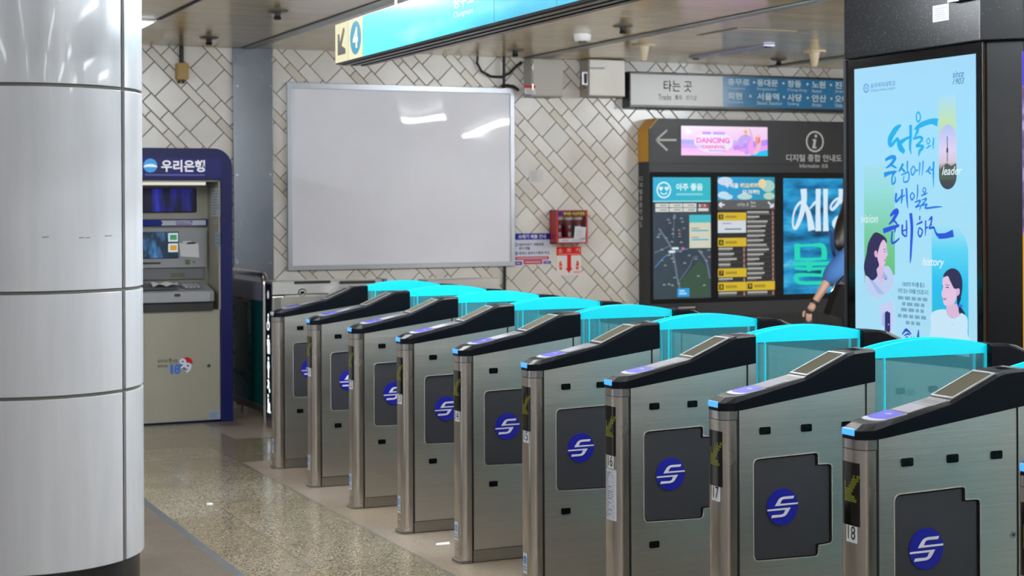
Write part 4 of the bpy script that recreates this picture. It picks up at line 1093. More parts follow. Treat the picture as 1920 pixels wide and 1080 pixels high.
mb = MB(); mb.add([(ix0 + 0.1, Ya + 0.04, kz(Ya + 0.04) + 0.01), (sb_ - 0.27, Ya + 0.04, kz(Ya + 0.04) + 0.01), (sb_ - 0.27, Ya + 0.2, kz(Ya + 0.2) + 0.012), (ix0 + 0.1, Ya + 0.2, kz(Ya + 0.2) + 0.012)], [(0, 1, 2, 3)], M_AGD); mb.tube([(ix0 + 0.12, Ya + 0.17, kz(Ya + 0.17) + 0.018), (sb_ - 0.3, Ya + 0.17, kz(Ya + 0.17) + 0.018)], 0.007, M_CHROME, 8); mb.build('cash_tray', t)
mb = MB(); a, b, c, d = pxbox(PY(Ya - 0.02), 327, 551, 338, 556); mb.rect(AY(Ya - 0.022), a, b, c, d, 0.002, M_BLKM); mb.build('socket', t)
# lower door graphics
Yd = Ya + 0.03
pd_ = PY(Yd); fd = AY(Yd)
mb = MB(); dk = ink('#3f3d3a')
mb.text(fd, '우리나라', *pxbox(pd_, 295, 674, 314, 680), 0.003, dk, 0.01); mb.text(fd, '첫', *pxbox(pd_, 316, 672, 322, 680), 0.003, dk, 0.02); mb.text(fd, '은행', *pxbox(pd_, 323.5, 674, 332, 680), 0.003, dk, 0.01)
mb.text(fd, 'since', *pxbox(pd_, 295.5, 682.5, 314, 689), 0.003, dk); mb.build('slogan', t)
mb = MB(); cx, cz = pd_(350, 681); r = 0.045
mb.prism(fd, circ(cx, cz, r, r, 24, -0.2, 2.6), None, 0.0025, ink('#b01824')); mb.prism(fd, circ(cx - 0.01, cz - 0.005, r * 0.9, r * 0.9, 24, 2.4, 5.9), None, 0.0026, ink('#1c50ae'))
mb.text(fd, '1', *pxbox(pd_, 319.5, 683, 324, 701), 0.004, ink('#2a66be'), 0.03); mb.text(fd, '8', *pxbox(pd_, 326.5, 683, 338, 701), 0.004, ink('#2a66be'), 0.03)
mb.text(fd, '9', *pxbox(pd_, 336, 672, 349, 691), 0.005, ink('#cfd0dc'), 0.03); mb.text(fd, '9', *pxbox(pd_, 345, 680, 359, 699), 0.006, ink('#cfd0dc'), 0.03); mb.build('year_logo', t)
mb = MB(); a, b, c, d = pxbox(pd_, 390, 770, 413, 786); mb.rect(fd, a, b, c, d, 0.003, ink('#8a94a8')); bars(mb, fd, a + 0.01, b - 0.01, c + 0.01, d - 0.01, 4, 0.004, ink('#6c7486'), 0.4); mb.build('sticker', t)
mb = MB(); cx, cz = pd_(391.5, 685.5); mb.disc(fd, cx, cz, 0.013, 0.013, 0.005, M_CHROME, 16, 0); mb.build('lock', t)
# sheets on the alcove side wall
aa = AX(ix1 - 0.012); pa = PX(ix1 - 0.012)
def sheet(u0, v0, u1, v1, name, col, n, seed):
    a, b, c, d = pxbox(pa, u0, v0, u1, v1)
    q = MB(); q.rect(aa, a, b, c, d, 0.002, ink(col)); bars(q, aa, a + 0.02, b - 0.02, c + 0.01, d - 0.01, n, 0.003, ink('#7f8ea2'), 0.45, 0.4, seed); q.build(name, t)
sheet(396, 353, 413.5, 406, 'instruction_sheet', '#b4b6ae', 9, 2); sheet(404, 436, 413.5, 462, 'sticker_sheet', '#9ca8b4', 3, 4); sheet(400, 411, 411, 420, 'small_sticker', '#a9a49a', 1, 5)
# receipt lying on the shelf
e = empty('receipt_paper', (pf(330, 540)[0], Ya + 0.1, kz(Ya + 0.1) + 0.03), 'crumpled white receipt left on the cash machine shelf', 'paper')
mb = MB(); cx = pf(316, 540)[0]
mb.grid(lambda a, b: (cx - 0.1 + 0.2 * a, Ya + 0.06 + 0.1 * b + 0.02 * math.sin(a * 3), kz(Ya + 0.06 + 0.1 * b) + 0.026 + 0.018 * abs(math.sin(a * 6.0 + b))), 12, 5, M_PAPER); mb.build('sheet', e, smooth=True)

# ================================================================== GLASS BARRIER
xb_ = 3.4
gt = empty('glass_barrier', (xb_, 12.7, 0), 'dark teal glass barrier with a bent steel rail between cash machine and wide gate', 'barrier')
z_top = on(0, 460, 510, xb_)[2]
yE = on(0, 497.5, 600, xb_)[1]
zt_ = on(0, 480, 513, xb_)[2]
mb = MB(); pts = [(xb_, YW - 0.06, zt_)] + [(xb_, yE + 0.09 - 0.09 * math.sin(a), zt_ - 0.09 + 0.09 * math.cos(a)) for a in [i * math.pi / 2 / 6 for i in range(7)]] + [(xb_, yE, 0.0)]
mb.tube(pts, 0.024, M_CHROME, 14); mb.build('rail', gt, smooth=True)
mb = MB(); mb.tube([(xb_ + 0.06, yE + 0.02, zt_ - 0.05), (xb_ + 0.06, yE + 0.02, 0)], 0.022, M_CHROME, 12); mb.build('post', gt, smooth=True)
mb = MB(); mb.box(xb_ - 0.006, xb_ + 0.006, yE + 0.03, YW - 0.06, 0.09, zt_ - 0.2, glassy('dark_teal_glass', '#2f6a68', rough=0.05, solid='#0c5250', solid_fac=0.7)); mb.build('glass', gt)
mb = MB(); mb.box(xb_ - 0.01, xb_ + 0.01, yE + 0.02, YW - 0.06, zt_ - 0.2, zt_ - 0.06, mat('rail_panel', '#7c7c90', 0.3, 0.3)); mb.build('top_panel', gt)
mb = MB(); mb.box(xb_ - 0.016, xb_ + 0.016, yE + 0.02, YW - 0.06, 0.06, 0.11, M_STD); mb.build('bottom_rail', gt, 0.003)
for yy in (yE + 0.6, YW - 0.2):
    mb = MB(); mb.box(xb_ - 0.02, xb_ + 0.02, yy - 0.03, yy + 0.03, 0, 0.06, M_STD); mb.build('foot', gt)
ag = AX(xb_ - 0.007); pg = PX(xb_ - 0.007)
mb = MB(); mb.flat(ag, pxpoly(pg, [(440, 700), (452, 704), (466, 722), (466, 752), (440, 744)]), 0.001, mat('sea_reflection', '#0c4a66', 0.3)); mb.flat(ag, pxpoly(pg, [(441, 560), (462, 566), (466, 700), (441, 690)]), 0.0008, mat('teal_reflection', '#0f3f42', 0.3)); mb.build('poster_reflection', gt)  # mirrored posters painted onto the glass as flat colour

# ================================================================== WIDE GATE
wx, wy0 = 3.33, 11.7
wy1 = wy0 + 0.2
wz = 1.066
t = empty('wide_gate', (wx, (wy0 + wy1) / 2, 0), 'wide stainless accessible gate with lit pictograms at the far left of the row', 'ticket gate', 'ticket gates in the row')
mb = MB(); mb.box(wx + 0.09, wx + 0.84, wy0, wy1, 0, wz - 0.1, M_STX); mb.build('cabinet', t, 0.004)
mb = MB(); mb.box(wx, wx + 0.09, wy0, wy1, 0, wz - 0.1, M_STZ); mb.build('nose_post', t, 0.015, seg=3)
mb = MB(); mb.box(wx, wx + 0.84, wy0 - 0.002, wy1 + 0.002, wz - 0.098, wz, M_STX); mb.build('top_rail', t, 0.006)
fw = AY(wy0); pfw = PY(wy0 - 0.002)
for u0, u1 in ((551, 620), (636, 704)):
    a, b = pfw(u0, 530)[0], pfw(u1, 530)[0]; q = pfw((u0 + u1) / 2, 529)[1]
    mb = MB(); mb.prism(AY(wy0 - 0.002), rrect(a, b, q - 0.012, q + 0.01, 0.009), None, 0.001, M_BLKM); mb.build('slot', t)
mb = MB(); cx, cz = pfw(567, 549); mb.flat(fw, circ(cx, cz, 0.032), 0.002, M_STD, [circ(cx, cz, 0.024)]); mb.disc(fw, cx, cz, 0.014, 0.014, 0.002, M_STD, 16); mb.build('lock', t)
mb = MB(); a = pfw(527, 560)[0]; b = pfw(614, 560)[0]; mb.prism(fw, [(a, 0.1), (b, 0.1), (b, wz - 0.115), (a, wz - 0.115)], 0, 0.002, steel('door_steel', '#aaa49b', 0.34, 'x', 0.15)); mb.build('service_door', t)
mb = MB(); mb.box(wx + 0.86, wx + 0.885, wy0 + 0.01, wy1, 0.2, wz + 0.002, mat('violet_glass_edge', '#6a6aa0', 0.2)); mb.build('glass_edge', t)
mb = MB(); mb.box(wx + 1.2, wx + 1.8, wy0, wy1, 0, wz - 0.01, M_STX); mb.build('rear_cabinet', t, 0.01)
mb = MB(); mb.box(wx + 0.88, wx + 1.2, wy0 + 0.05, wy1 - 0.05, 0, 0.1, M_STD); mb.build('base', t)
a, b = pfw(614, 545)[0], pfw(643, 545)[0]; za, zb_ = pfw(628, 580)[1], pfw(628, 537)[1]
mb = MB(); mb.prism(lambda s, t_, d=0: (s, wy0 - 0.12 + d, t_), [(a, za), (b, za), (b, zb_), (a + 0.05, zb_), (a, zb_ - 0.06)], 0, 0.12, mat('reader_grey', '#7a8088', 0.35)); mb.build('card_reader', t, 0.004)
mb = MB(); mb.add([(a - 0.001, wy0 - 0.11, za + 0.03), (a - 0.001, wy0 - 0.01, za + 0.03), (a - 0.001, wy0 - 0.01, zb_ - 0.07), (a - 0.001, wy0 - 0.11, zb_ - 0.07)], [(0, 1, 2, 3)], lit('#5a5a9c')); mb.build('reader_screen', t)
an = AX(wx - 0.001); yc_ = (wy0 + wy1) / 2
mb = MB(); mb.rect(an, -wy1 + 0.02, -wy0 - 0.03, 0.12, wz - 0.02, 0.0005, mat('nose_dark_glass', '#23221f', 0.15, 0.6)); mb.build('nose_panel', t)
gl_ = lit('#eafcff', 1.6)
def picto(zc, kind):
    q = MB(); cs = -yc_ - 0.005; k = 0.055
    P = lambda pts: [(cs + x * k * 0.9, zc + y * k) for x, y in pts]
    q.disc(an, cs + (0.0 if kind != 4 else -0.2) * k, zc + 0.95 * k, 0.24 * k, 0.24 * k, 0.002, gl_, 16)
    if kind == 0:
        q.flat(an, P([(-0.2, 0.65), (0.15, 0.65), (0.15, 0.15), (0.55, 0.1), (0.7, -0.6), (0.45, -0.65), (0.35, -0.15), (-0.2, -0.15)]), 0.002, gl_); q.flat(an, circ(cs - 0.1 * k, zc - 0.45 * k, 0.6 * k, 0.6 * k, 24), 0.0018, gl_, [circ(cs - 0.1 * k, zc - 0.45 * k, 0.42 * k, 0.42 * k, 20)])
    elif kind == 1:
        q.flat(an, P([(-0.55, 0.6), (0.55, 0.6), (0.55, -0.2), (0.4, -0.2), (0.4, -1.3), (-0.4, -1.3), (-0.4, -0.2), (-0.55, -0.2)]), 0.002, gl_); q.flat(an, P([(0.65, 0.2), (0.8, 0.2), (0.8, -1.3), (0.65, -1.3)]), 0.002, gl_)
    elif kind == 2:
        q.flat(an, P([(-0.35, 0.6), (0.3, 0.6), (0.6, -0.1), (0.3, -0.5), (0.2, -1.3), (-0.2, -1.3), (-0.25, -0.5), (-0.5, -0.4)]), 0.002, gl_)
    elif kind == 3:
        q.flat(an, P([(-0.6, 0.5), (0.1, 0.6), (0.5, 0.1), (0.3, -0.1), (0.5, -0.8), (0.2, -0.8), (0.0, -0.3), (-0.5, -0.7), (-0.7, -0.5), (-0.2, 0.0)]), 0.002, gl_); q.disc(an, cs + 0.5 * k, zc - 0.9 * k, 0.25 * k, 0.25 * k, 0.002, gl_, 14)
    else:
        q.flat(an, P([(-0.45, 0.6), (0.05, 0.6), (0.1, 0.1), (0.7, 0.0), (0.7, -0.9), (0.3, -1.2), (0.1, -0.6), (-0.1, -1.3), (-0.5, -1.3), (-0.4, -0.2)]), 0.002, gl_); q.disc(an, cs + 0.55 * k, zc - 1.1 * k, 0.22 * k, 0.22 * k, 0.002, gl_, 14)
    q.build('lit_pictogram', t)
for i, v in enumerate((605, 645, 686, 720, 756)):
    picto(on(0, 505, v, wx)[2], i)
q = MB(); q.disc(an, -yc_ - 0.005, on(0, 505, 553, wx)[2], 0.022, 0.03, 0.002, lit('#b8c0c4'), 16); q.build('indicator', t)

# ================================================================== TICKET GATES
HW, LEN = 0.058, 1.696
def nx(y, hw=HW, dep=0.05, p=3.4):
    a = min(abs(y) / hw, 1.0)
    return dep * (1 - (1 - a ** p) ** (1 / p))
def nose_plan(hw=HW, dep=0.05, n=14):
    ys = [hw * math.sin(math.pi / 2 * (i / n)) for i in range(n + 1)]
    near = [(nx(y, hw, dep), -y) for y in ys]
    far = [(nx(y, hw, dep), y) for y in ys[1:]]
    return list(reversed(far)) + near               # from far seam round the nose to the near seam
def nose_at(s, t_, d=0.0):
    return (nx(s) - d, -s, t_)
def lerp(tab, x):
    if x <= tab[0][0]: return tab[0][1]
    for (a, b), (c, d) in zip(tab, tab[1:]):
        if x <= c: return b + (d - b) * (x - a) / (c - a)
    return tab[-1][1]
ZB = [(0.0, 0.929), (0.055, 0.929), (0.60, 1.0)]
ZS = [(-0.01, 0.955), (0.043, 0.956), (0.119, 0.973), (0.315, 1.017), (0.487, 1.089), (0.516, 1.097), (0.60, 1.102)]
ZC = [(0.0, 0.968), (0.045, 0.976), (0.119, 0.985), (0.315, 1.026), (0.325, 1.030), (0.487, 1.098), (0.516, 1.106), (0.60, 1.109)]
mirx = lambda x: LEN - x
def M(fn, mir):                      # mirror builder for the rear half
    return (lambda p: (mirx(p[0]), p[1], p[2])) if mir else (lambda p: p)
side_n = lambda s, t_, d=0.0: (s, -HW - d, t_)
side_f = lambda s, t_, d=0.0: (s, HW + d, t_)
PANEL = [(0.114, 0.435), (0.362, 0.43), (0.366, 0.466), (0.42, 0.469), (0.42, 0.733), (0.366, 0.735), (0.366, 0.774), (0.114, 0.768)]
def round_poly(poly, r, only=None, seg=4):
    out = []; n = len(poly)
    for i, p_ in enumerate(poly):
        rr = r[i] if isinstance(r, (list, tuple)) else r
        if rr <= 0:
            out.append(p_); continue
        a = Vector((*poly[i - 1], 0)); b = Vector((*p_, 0)); c = Vector((*poly[(i + 1) % n], 0))
        u = (a - b).normalized(); v = (c - b).normalized()
        for k in range(seg + 1):
            t_ = k / seg
            q = (b + u * rr) * (1 - t_) ** 2 + b * 2 * t_ * (1 - t_) + (b + v * rr) * t_ ** 2
            out.append((q.x, q.y))
    return out
PANIN = round_poly([(0.117, 0.438), (0.3585, 0.4335), (0.3585, 0.4695), (0.412, 0.4725), (0.412, 0.7285), (0.358, 0.7305), (0.358, 0.7685), (0.117, 0.763)], [0.02, 0.008, 0, 0.006, 0.006, 0, 0.008, 0.02])
RIM = round_poly([(0.1115, 0.4325), (0.3645, 0.4275), (0.3685, 0.4635), (0.4225, 0.4665), (0.4225, 0.7355), (0.3685, 0.7375), (0.3685, 0.7765), (0.1115, 0.7705)], [0.0235, 0.0135, 0, 0.0135, 0.0135, 0, 0.0135, 0.0235])
PAN = round_poly(PANEL, [0.022, 0.012, 0, 0.012, 0.012, 0, 0.012, 0.022])
SOUT = [(0.06, 0.058), (0.557, 0.058), (0.557, 0.9955), (0.06, 0.9305)]

def half(t, mir):
    S = M(None, mir)
    def put(mb_):
        if mir:
            mb_.v = [S(q) for q in mb_.v]
            mb_.f = [list(reversed(f_)) for f_ in mb_.f]
        return mb_
    # nose post
    pl = nose_plan()
    mb = MB(); n = len(pl)
    def shell(z0, z1, mat_, plan):
        k = len(plan)
        mb.add([(x, y, z0) for x, y in plan] + [(x, y, z1) for x, y in plan], [(i, i + 1, k + i + 1, k + i) for i in range(k - 1)] + [tuple(range(k, 2 * k))] + [(k - 1, 0, k, 2 * k - 1)], mat_)
    shell(0.0, 0.9, M_STZ, pl); put(mb).build('nose_post', t, smooth=True)
    mb = MB(); shell(0.902, 0.93, M_CHROME, nose_plan(HW + 0.001, 0.053)); put(mb).build('collar', t, smooth=True)
    mb = MB(); shell(0.0, 0.012, M_RUB, [(x - 0.012 * (1 if x < 0.03 else 0.3), y * 1.1) for x, y in pl]); put(mb).build('base_pad', t)
    # seam strips
    mb = MB(); mb.box(0.052, 0.06, -HW + 0.003, HW - 0.003, 0, 0.93, M_BLKM); put(mb).build('joint', t)
    mb = MB(); mb.box(0.556, 0.564, -HW + 0.003, HW - 0.003, 0, 0.99, M_BLKM); put(mb).build('joint', t)
    # cabinet with recess openings on both sides
    mb = MB()
    for sd, sg in ((side_n, 1), (side_f, -1)):
        mb.prism(sd, SOUT, -0.012, 0, M_STX, [PAN])
        mb.prism(sd, RIM, 0, 0.0014, M_RIM, [PAN])
    mb.add([(0.06, -HW, 0.9305), (0.557, -HW, 0.9955), (0.557, HW, 0.9955), (0.06, HW, 0.9305)], [(0, 1, 2, 3)], M_STX)
    put(mb).build('cabinet', t)
    mb = MB(); mb.box(0.058, 0.557, -HW + 0.002, HW - 0.002, 0.004, 0.055, M_STD); put(mb).build('plinth', t)
    mb = MB(); mb.prism(lambda s, t_, d=0: (s, -d, t_), [(0.565, 0.0), (0.6, 0.0), (0.6, 0.999), (0.565, 0.996)], -HW, HW, M_STX); put(mb).build('end_post', t)
    # dark access panels
    for sd, sg in ((side_n, -1), (side_f, 1)):
        if mir and sg > 0: pass
        mb = MB(); mb.prism(sd, [(0.1, 0.42), (0.43, 0.42), (0.43, 0.785), (0.1, 0.785)], -0.02, -0.014, M_BLKM)
        put(mb).build('recess', t)
        mb = MB(); mb.prism(sd, PANIN, -0.014, -0.005, M_DARKP)
        o = put(mb).build('access_panel', t)
        if sg < 0 and not mir:
            mb = MB(); mb.rect(side_n, 0.362, 0.4205, 0.736, 0.776, -0.0055, M_BLKM) if False else None
            cx, cz, r = 0.227, 0.604, 0.0605
            mb.disc(side_n, cx, cz, r, r, -0.002, mat('emblem_blue', '#141788', 0.3), 40, -0.006)
            A_ = [(778, 804), (695, 805), (672, 811), (656, 824), (640, 850), (626, 875), (806, 873), (808, 860), (668, 860), (680, 834), (687, 828), (698, 825), (770, 826)]
            nrm = [((x - 688) / 120 * r, -(y - 885) / 145 * r) for x, y in A_]
            em = mat('emblem_white', '#c9c9d4', 0.35)
            mb.flat(side_n, [(cx + a, cz + b) for a, b in nrm], -0.001, em); mb.flat(side_n, [(cx - a, cz - b) for a, b in nrm], -0.001, em)
            mb.build('emblem', o)
    # sensors
    pts = [(0.158, 0.86), (0.32, 0.86), (0.482, 0.86), (0.155, 0.349)] if not mir else [(LEN - 1.271, 0.861), (LEN - 1.43, 0.861)]
    for sd in (side_n, side_f):
        for a, b in pts:
            mb = MB(); mb.prism(sd, rrect(a - 0.021, a + 0.021, b - 0.0125, b + 0.0125, 0.005, 3), 0, 0.003, M_BLKG); mb.prism(sd, rrect(a - 0.008, a + 0.008, b - 0.005, b + 0.005, 0.003, 2), 0.003, 0.0035, M_BLK); put(mb).build('sensor', t)
    # cap
    hw = HW + 0.0015
    xs = [0.09, 0.119, 0.2, 0.315, 0.4, 0.487, 0.516, 0.57, 0.60]
    plan = [(0.60, hw)] + [(x, hw) for x in reversed(xs[:-1])] + [(0.044, hw), (0.012, 0.047), (-0.003, 0.03), (-0.003, -0.03), (0.012, -0.047), (0.044, -hw)] + [(x, -hw) for x in xs]
    ins = []
    for x, y in plan:
        if x < 0.05: ins.append((x + 0.03 if x < 0.02 else 0.055, max(min(y * 0.86, hw - 0.008), -hw + 0.008)))
        else: ins.append((x, math.copysign(hw - 0.007, y)))
    k = len(plan)
    mb = MB()
    vs = [(x, y, lerp(ZB, x)) for x, y in plan] + [(x, y, lerp(ZS, x)) for x, y in plan] + [(x, y, lerp(ZC, x)) for x, y in ins]
    fs = []
    for i in range(k):
        j = (i + 1) % k
        fs.append((i, j, k + j, k + i)); fs.append((k + i, k + j, 2 * k + j, 2 * k + i))
    half_n = k // 2
    for i in range(half_n - 1):                         # top strip quads pair far/near stations
        fs.append((2 * k + i, 2 * k + i + 1, 2 * k + (k - 2 - i), 2 * k + (k - 1 - i)))
        fs.append((i + 1, i, k - 1 - i, k - 2 - i))
    mb.add(vs, fs, M_BLK); o_cap = put(mb).build('cap', t, 0.0015)
    tops = lambda x: lerp(ZC, x)
    def top_quad(mb_, xa, xb, w_, off, mat_, th=0.0):
        N = 4
        mb_.add([(xa + (xb - xa) * i / N, sgn * w_, tops(xa + (xb - xa) * i / N) + off) for i in range(N + 1) for sgn in (-1, 1)], [(2 * i, 2 * i + 2, 2 * i + 3, 2 * i + 1) for i in range(N)], mat_)
    mb = MB(); pl_ = [(0.168, 0.048), (0.086, 0.048), (0.07, 0.038), (0.062, 0.015), (0.062, -0.015), (0.07, -0.038), (0.086, -0.048), (0.168, -0.048)]
    mb.prism(lambda s, t_, d=0: (s, t_, tops(s) + d), pl_, 0, 0.003, mat('reader_white', '#8e8e98', 0.5)); cr = put(mb).build('card_reader', t)
    mb = MB(); mb.prism(lambda s, t_, d=0: (s, t_, tops(s) + d), [(0.166, 0.046), (0.094, 0.046), (0.083, 0.02), (0.081, 0), (0.083, -0.02), (0.094, -0.046), (0.166, -0.046)], None, 0.004, mat('reader_violet', '#3a3894', 0.55, 0, '#4642b0', 0.22, 0.2)); wl = mat('reader_line', '#c0bfe4', 0.4)  # violet sticker is no lamp, a faint glow is put into its colour
    for r_ in (0.01, 0.016):
        mb.prism(lambda s, t_, d=0: (s, t_, tops(s) + d), circ(0.128, 0, r_, r_, 16), None, 0.005, wl, [circ(0.128, 0, r_ - 0.002, r_ - 0.002, 16)])
    mb.prism(lambda s, t_, d=0: (s, t_, tops(s) + d), [(0.112, -0.028), (0.114, -0.028), (0.114, 0.028), (0.112, 0.028)], None, 0.005, wl); put(mb).build('reader_face', cr)
    mb = MB(); top_quad(mb, 0.171, 0.257, 0.049, 0.002, mat('pad_frame', '#2a2a2e', 0.45)); top_quad(mb, 0.176, 0.25, 0.043, 0.003, mat('pad_lens', '#807f89', 0.8, spec=0.05)); put(mb).build('scan_window', t)
    mb = MB(); top_quad(mb, 0.258, 0.312, 0.048, 0.0015, mat('grille_grey', '#64646b', 0.5))
    for i in range(5):
        for j in range(14):
            x_ = 0.268 + i * 0.008; y_ = -0.04 + j * 0.006
            mb.add([(x_, y_, tops(x_) + 0.0022), (x_ + 0.003, y_, tops(x_ + 0.003) + 0.0022), (x_ + 0.003, y_ + 0.003, tops(x_ + 0.003) + 0.0022), (x_, y_ + 0.003, tops(x_) + 0.0022)], [(0, 1, 2, 3)], M_BLKM)
    put(mb).build('speaker_grille', t)
    at_top = lambda s, t_, d=0: (s, t_, tops(s) + d)
    mb = MB(); mb.prism(at_top, [(0.326, -0.05), (0.487, -0.05), (0.487, 0.05), (0.326, 0.05)], 0, 0.004, mat('display_rim', '#85868b', 0.5, 0.3), [[(0.333, -0.044), (0.48, -0.044), (0.48, 0.044), (0.333, 0.044)]]); dsp = put(mb).build('display', t)
    mb = MB(); top_quad(mb, 0.332, 0.481, 0.045, 0.0012, mat('lcd_olive', '#4a483f', 0.85, spec=0.0)); put(mb).build('screen', dsp)
    mb = MB(); mb.prism(at_top, [(0.49, -0.05), (0.6, -0.05), (0.6, 0.05), (0.49, 0.05)], None, 0.001, mat('cap_top_grey', '#46474d', 0.45)); mb.prism(at_top, rrect(0.538, 0.568, -0.022, 0.022, 0.006, 3), None, 0.002, M_BLKG); put(mb).build('top_plate', t)
    if not mir:
        mb = MB(); mb.box(-0.006, 0.0, -0.029, 0.029, 0.9405, 0.9605, M_LED); mb.build('indicator_light', t, 0.002)
        mb = MB(); mb.grid(lambda a, b: nose_at(-0.034 + 0.076 * a, 0.682 + 0.181 * b, 0.0015), 16, 1, mat('display_glass', '#0b0b0a', 0.08)); dd = mb.build('direction_display', t, smooth=True)
        mb = MB(); yg = mat('led_yellow', '#20200a', 0.4, 0, '#a8ae18', 0.38)
        pat = ['......#.##', '.....####.', '#...####..', '#..####...', '######....', '#####.....', '#######...', '########..']
        cell = 0.0068
        for j, row in enumerate(pat):
            for i, ch in enumerate(row):
                if ch == '#':
                    for u_ in (0, 1):
                        for v_ in (0, 1):
                            s_ = -0.02 + i * cell + u_ * cell / 2; z_ = 0.825 - j * cell * 1.45 - v_ * cell * 0.72
                            mb.add([nose_at(s_, z_, 0.003), nose_at(s_ + cell * 0.3, z_, 0.003), nose_at(s_ + cell * 0.3, z_ + cell * 0.42, 0.003), nose_at(s_, z_ + cell * 0.42, 0.003)], [(0, 1, 2, 3)], yg)
        mb.build('arrow', dd)
        # small operator sticker near the floor
        mb = MB(); mb.grid(lambda a, b: nose_at(-0.026 + 0.044 * a, 0.095 + 0.085 * b, 0.0012), 8, 1, mat('sticker_white', '#b4b8c2', 0.4))
        cc = ink('#2a72b4'); mb.prism(nose_at, circ(-0.004, 0.152, 0.014, 0.016, 20), None, 0.002, cc, [circ(-0.004, 0.152, 0.009, 0.010, 20)]); stroke(mb, nose_at, [(0.003, 0.16), (-0.006, 0.157), (-0.002, 0.151), (-0.01, 0.146)], 0.004, 0.0022, cc)
        bars(mb, nose_at, -0.02, 0.012, 0.105, 0.128, 2, 0.002, ink('#6d7078'), 0.5, 0.2); mb.build('sticker', t)
        mb = MB(); mb.disc(nose_at, 0.0, 0.06, 0.005, 0.005, 0.003, M_CHROME, 10, 0); mb.build('screw', t)
        mb = MB(); mb.disc(side_n, 0.541, 0.619, 0.011, 0.011, 0.004, M_CHROME, 16, 0); mb.disc(side_n, 0.541, 0.619, 0.004, 0.004, 0.005, M_BLKM, 10); mb.build('lock', t)

def arch(x): return 1.104 + 0.030 * (1 - ((x - 0.848) / 0.25) ** 2) + 0.006 * (x - 0.6)
def glass(t):
    N = 24
    xs = [0.598 + (1.098 - 0.598) * i / N for i in range(N + 1)]
    for y_, nm in ((-0.03, 'flap'), (0.03, 'flap')):
        f_ = lambda s, t_, d=0.0, y_=y_: (s, y_ - d, t_)
        mb = MB(); mb.prism(f_, [(0.6, 0.16), (1.096, 0.16), (1.096, 1.077), (0.6, 1.077)], -0.004, 0.004, M_GLASS); o = mb.build('glass_flap', t)
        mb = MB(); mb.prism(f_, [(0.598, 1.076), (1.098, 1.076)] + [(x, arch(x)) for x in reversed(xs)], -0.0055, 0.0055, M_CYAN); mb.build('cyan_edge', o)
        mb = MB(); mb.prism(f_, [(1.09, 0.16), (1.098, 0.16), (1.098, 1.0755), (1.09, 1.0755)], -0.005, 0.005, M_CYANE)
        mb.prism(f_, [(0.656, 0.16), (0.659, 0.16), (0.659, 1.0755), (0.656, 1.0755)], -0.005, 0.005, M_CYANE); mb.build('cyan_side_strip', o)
    mb = MB(); mb.box(0.6, 1.096, -0.05, 0.05, 0.0, 0.05, M_STD); mb.build('base_rail', t)

NG = 10
gate_lbl = {
 10: 'leftmost slim steel ticket gate with an unlit front lamp and no arrow display',
 11: 'slim steel ticket gate numbered 11 with a blue front lamp', 12: 'slim steel ticket gate numbered 12 with a blue front lamp',
 13: 'slim steel ticket gate numbered 13 with a blue front lamp', 14: 'slim steel ticket gate numbered 14 with a blue front lamp',
 15: 'slim steel ticket gate numbered 15 with a blue front lamp', 16: 'slim steel ticket gate numbered 16 with a long printed notice on its post',
 17: 'slim steel ticket gate numbered 17 with a blue front lamp', 18: 'slim steel ticket gate numbered 18, the nearest one shown whole in front',
 19: 'sliver of a steel ticket gate cut off by the right edge of the picture'}
def gate_loc(n):
    return (2.83, 3.905 + HW + 0.7475 * (18 - n), 0)
proto = empty('ticket_gate', (0, 0, 0), gate_lbl[18], 'ticket gate', 'ticket gates in the row')
half(proto, False); half(proto, True); glass(proto)
proto.location = gate_loc(18)
def plate(t, n):
    mb = MB(); mb.grid(lambda a, b: nose_at(-0.014 + 0.049 * a, 0.634 + 0.055 * b, 0.0014), 8, 1, mat('plate_white', '#c6c8ce', 0.4))
    mb.text(nose_at, str(n), -0.006, 0.028, 0.643, 0.681, 0.0024, ink('#17181c')); o = mb.build('number_plate'); o.parent = t
gates = {}
for n in range(10, 20):
    if n == 18:
        g_ = proto
    else:
        g_ = copy_tree(proto, None, ('direction_display', 'indicator_light') if n == 10 else ())
        g_.location = gate_loc(n); g_['label'] = gate_lbl[n]
    gates[n] = g_
for n, g_ in gates.items():
    if n != 10:
        plate(g_, n)
    else:
        mb = MB(); mb.box(-0.006, 0.0, -0.029, 0.029, 0.9405, 0.9605, M_LEDOFF); o = mb.build('indicator_light'); o.parent = g_
        mb = MB(); mb.grid(lambda a, b: nose_at(-0.02 + 0.03 * a, 0.62 + 0.07 * b, 0.0014), 6, 1, mat('blue_sticker', '#8c96ae', 0.4)); o = mb.build('number_plate'); o.parent = g_
mb = MB(); mb.grid(lambda a, b: nose_at(-0.021 + 0.066 * a, 0.444 + 0.188 * b, 0.0014), 12, 1, mat('notice_white', '#b8bac8', 0.5))
bars(mb, nose_at, -0.016, 0.04, 0.452, 0.622, 20, 0.0022, ink('#7b7f92'), 0.5, 0.45, 8); o = mb.build('notice_sheet'); o.parent = gates[16]

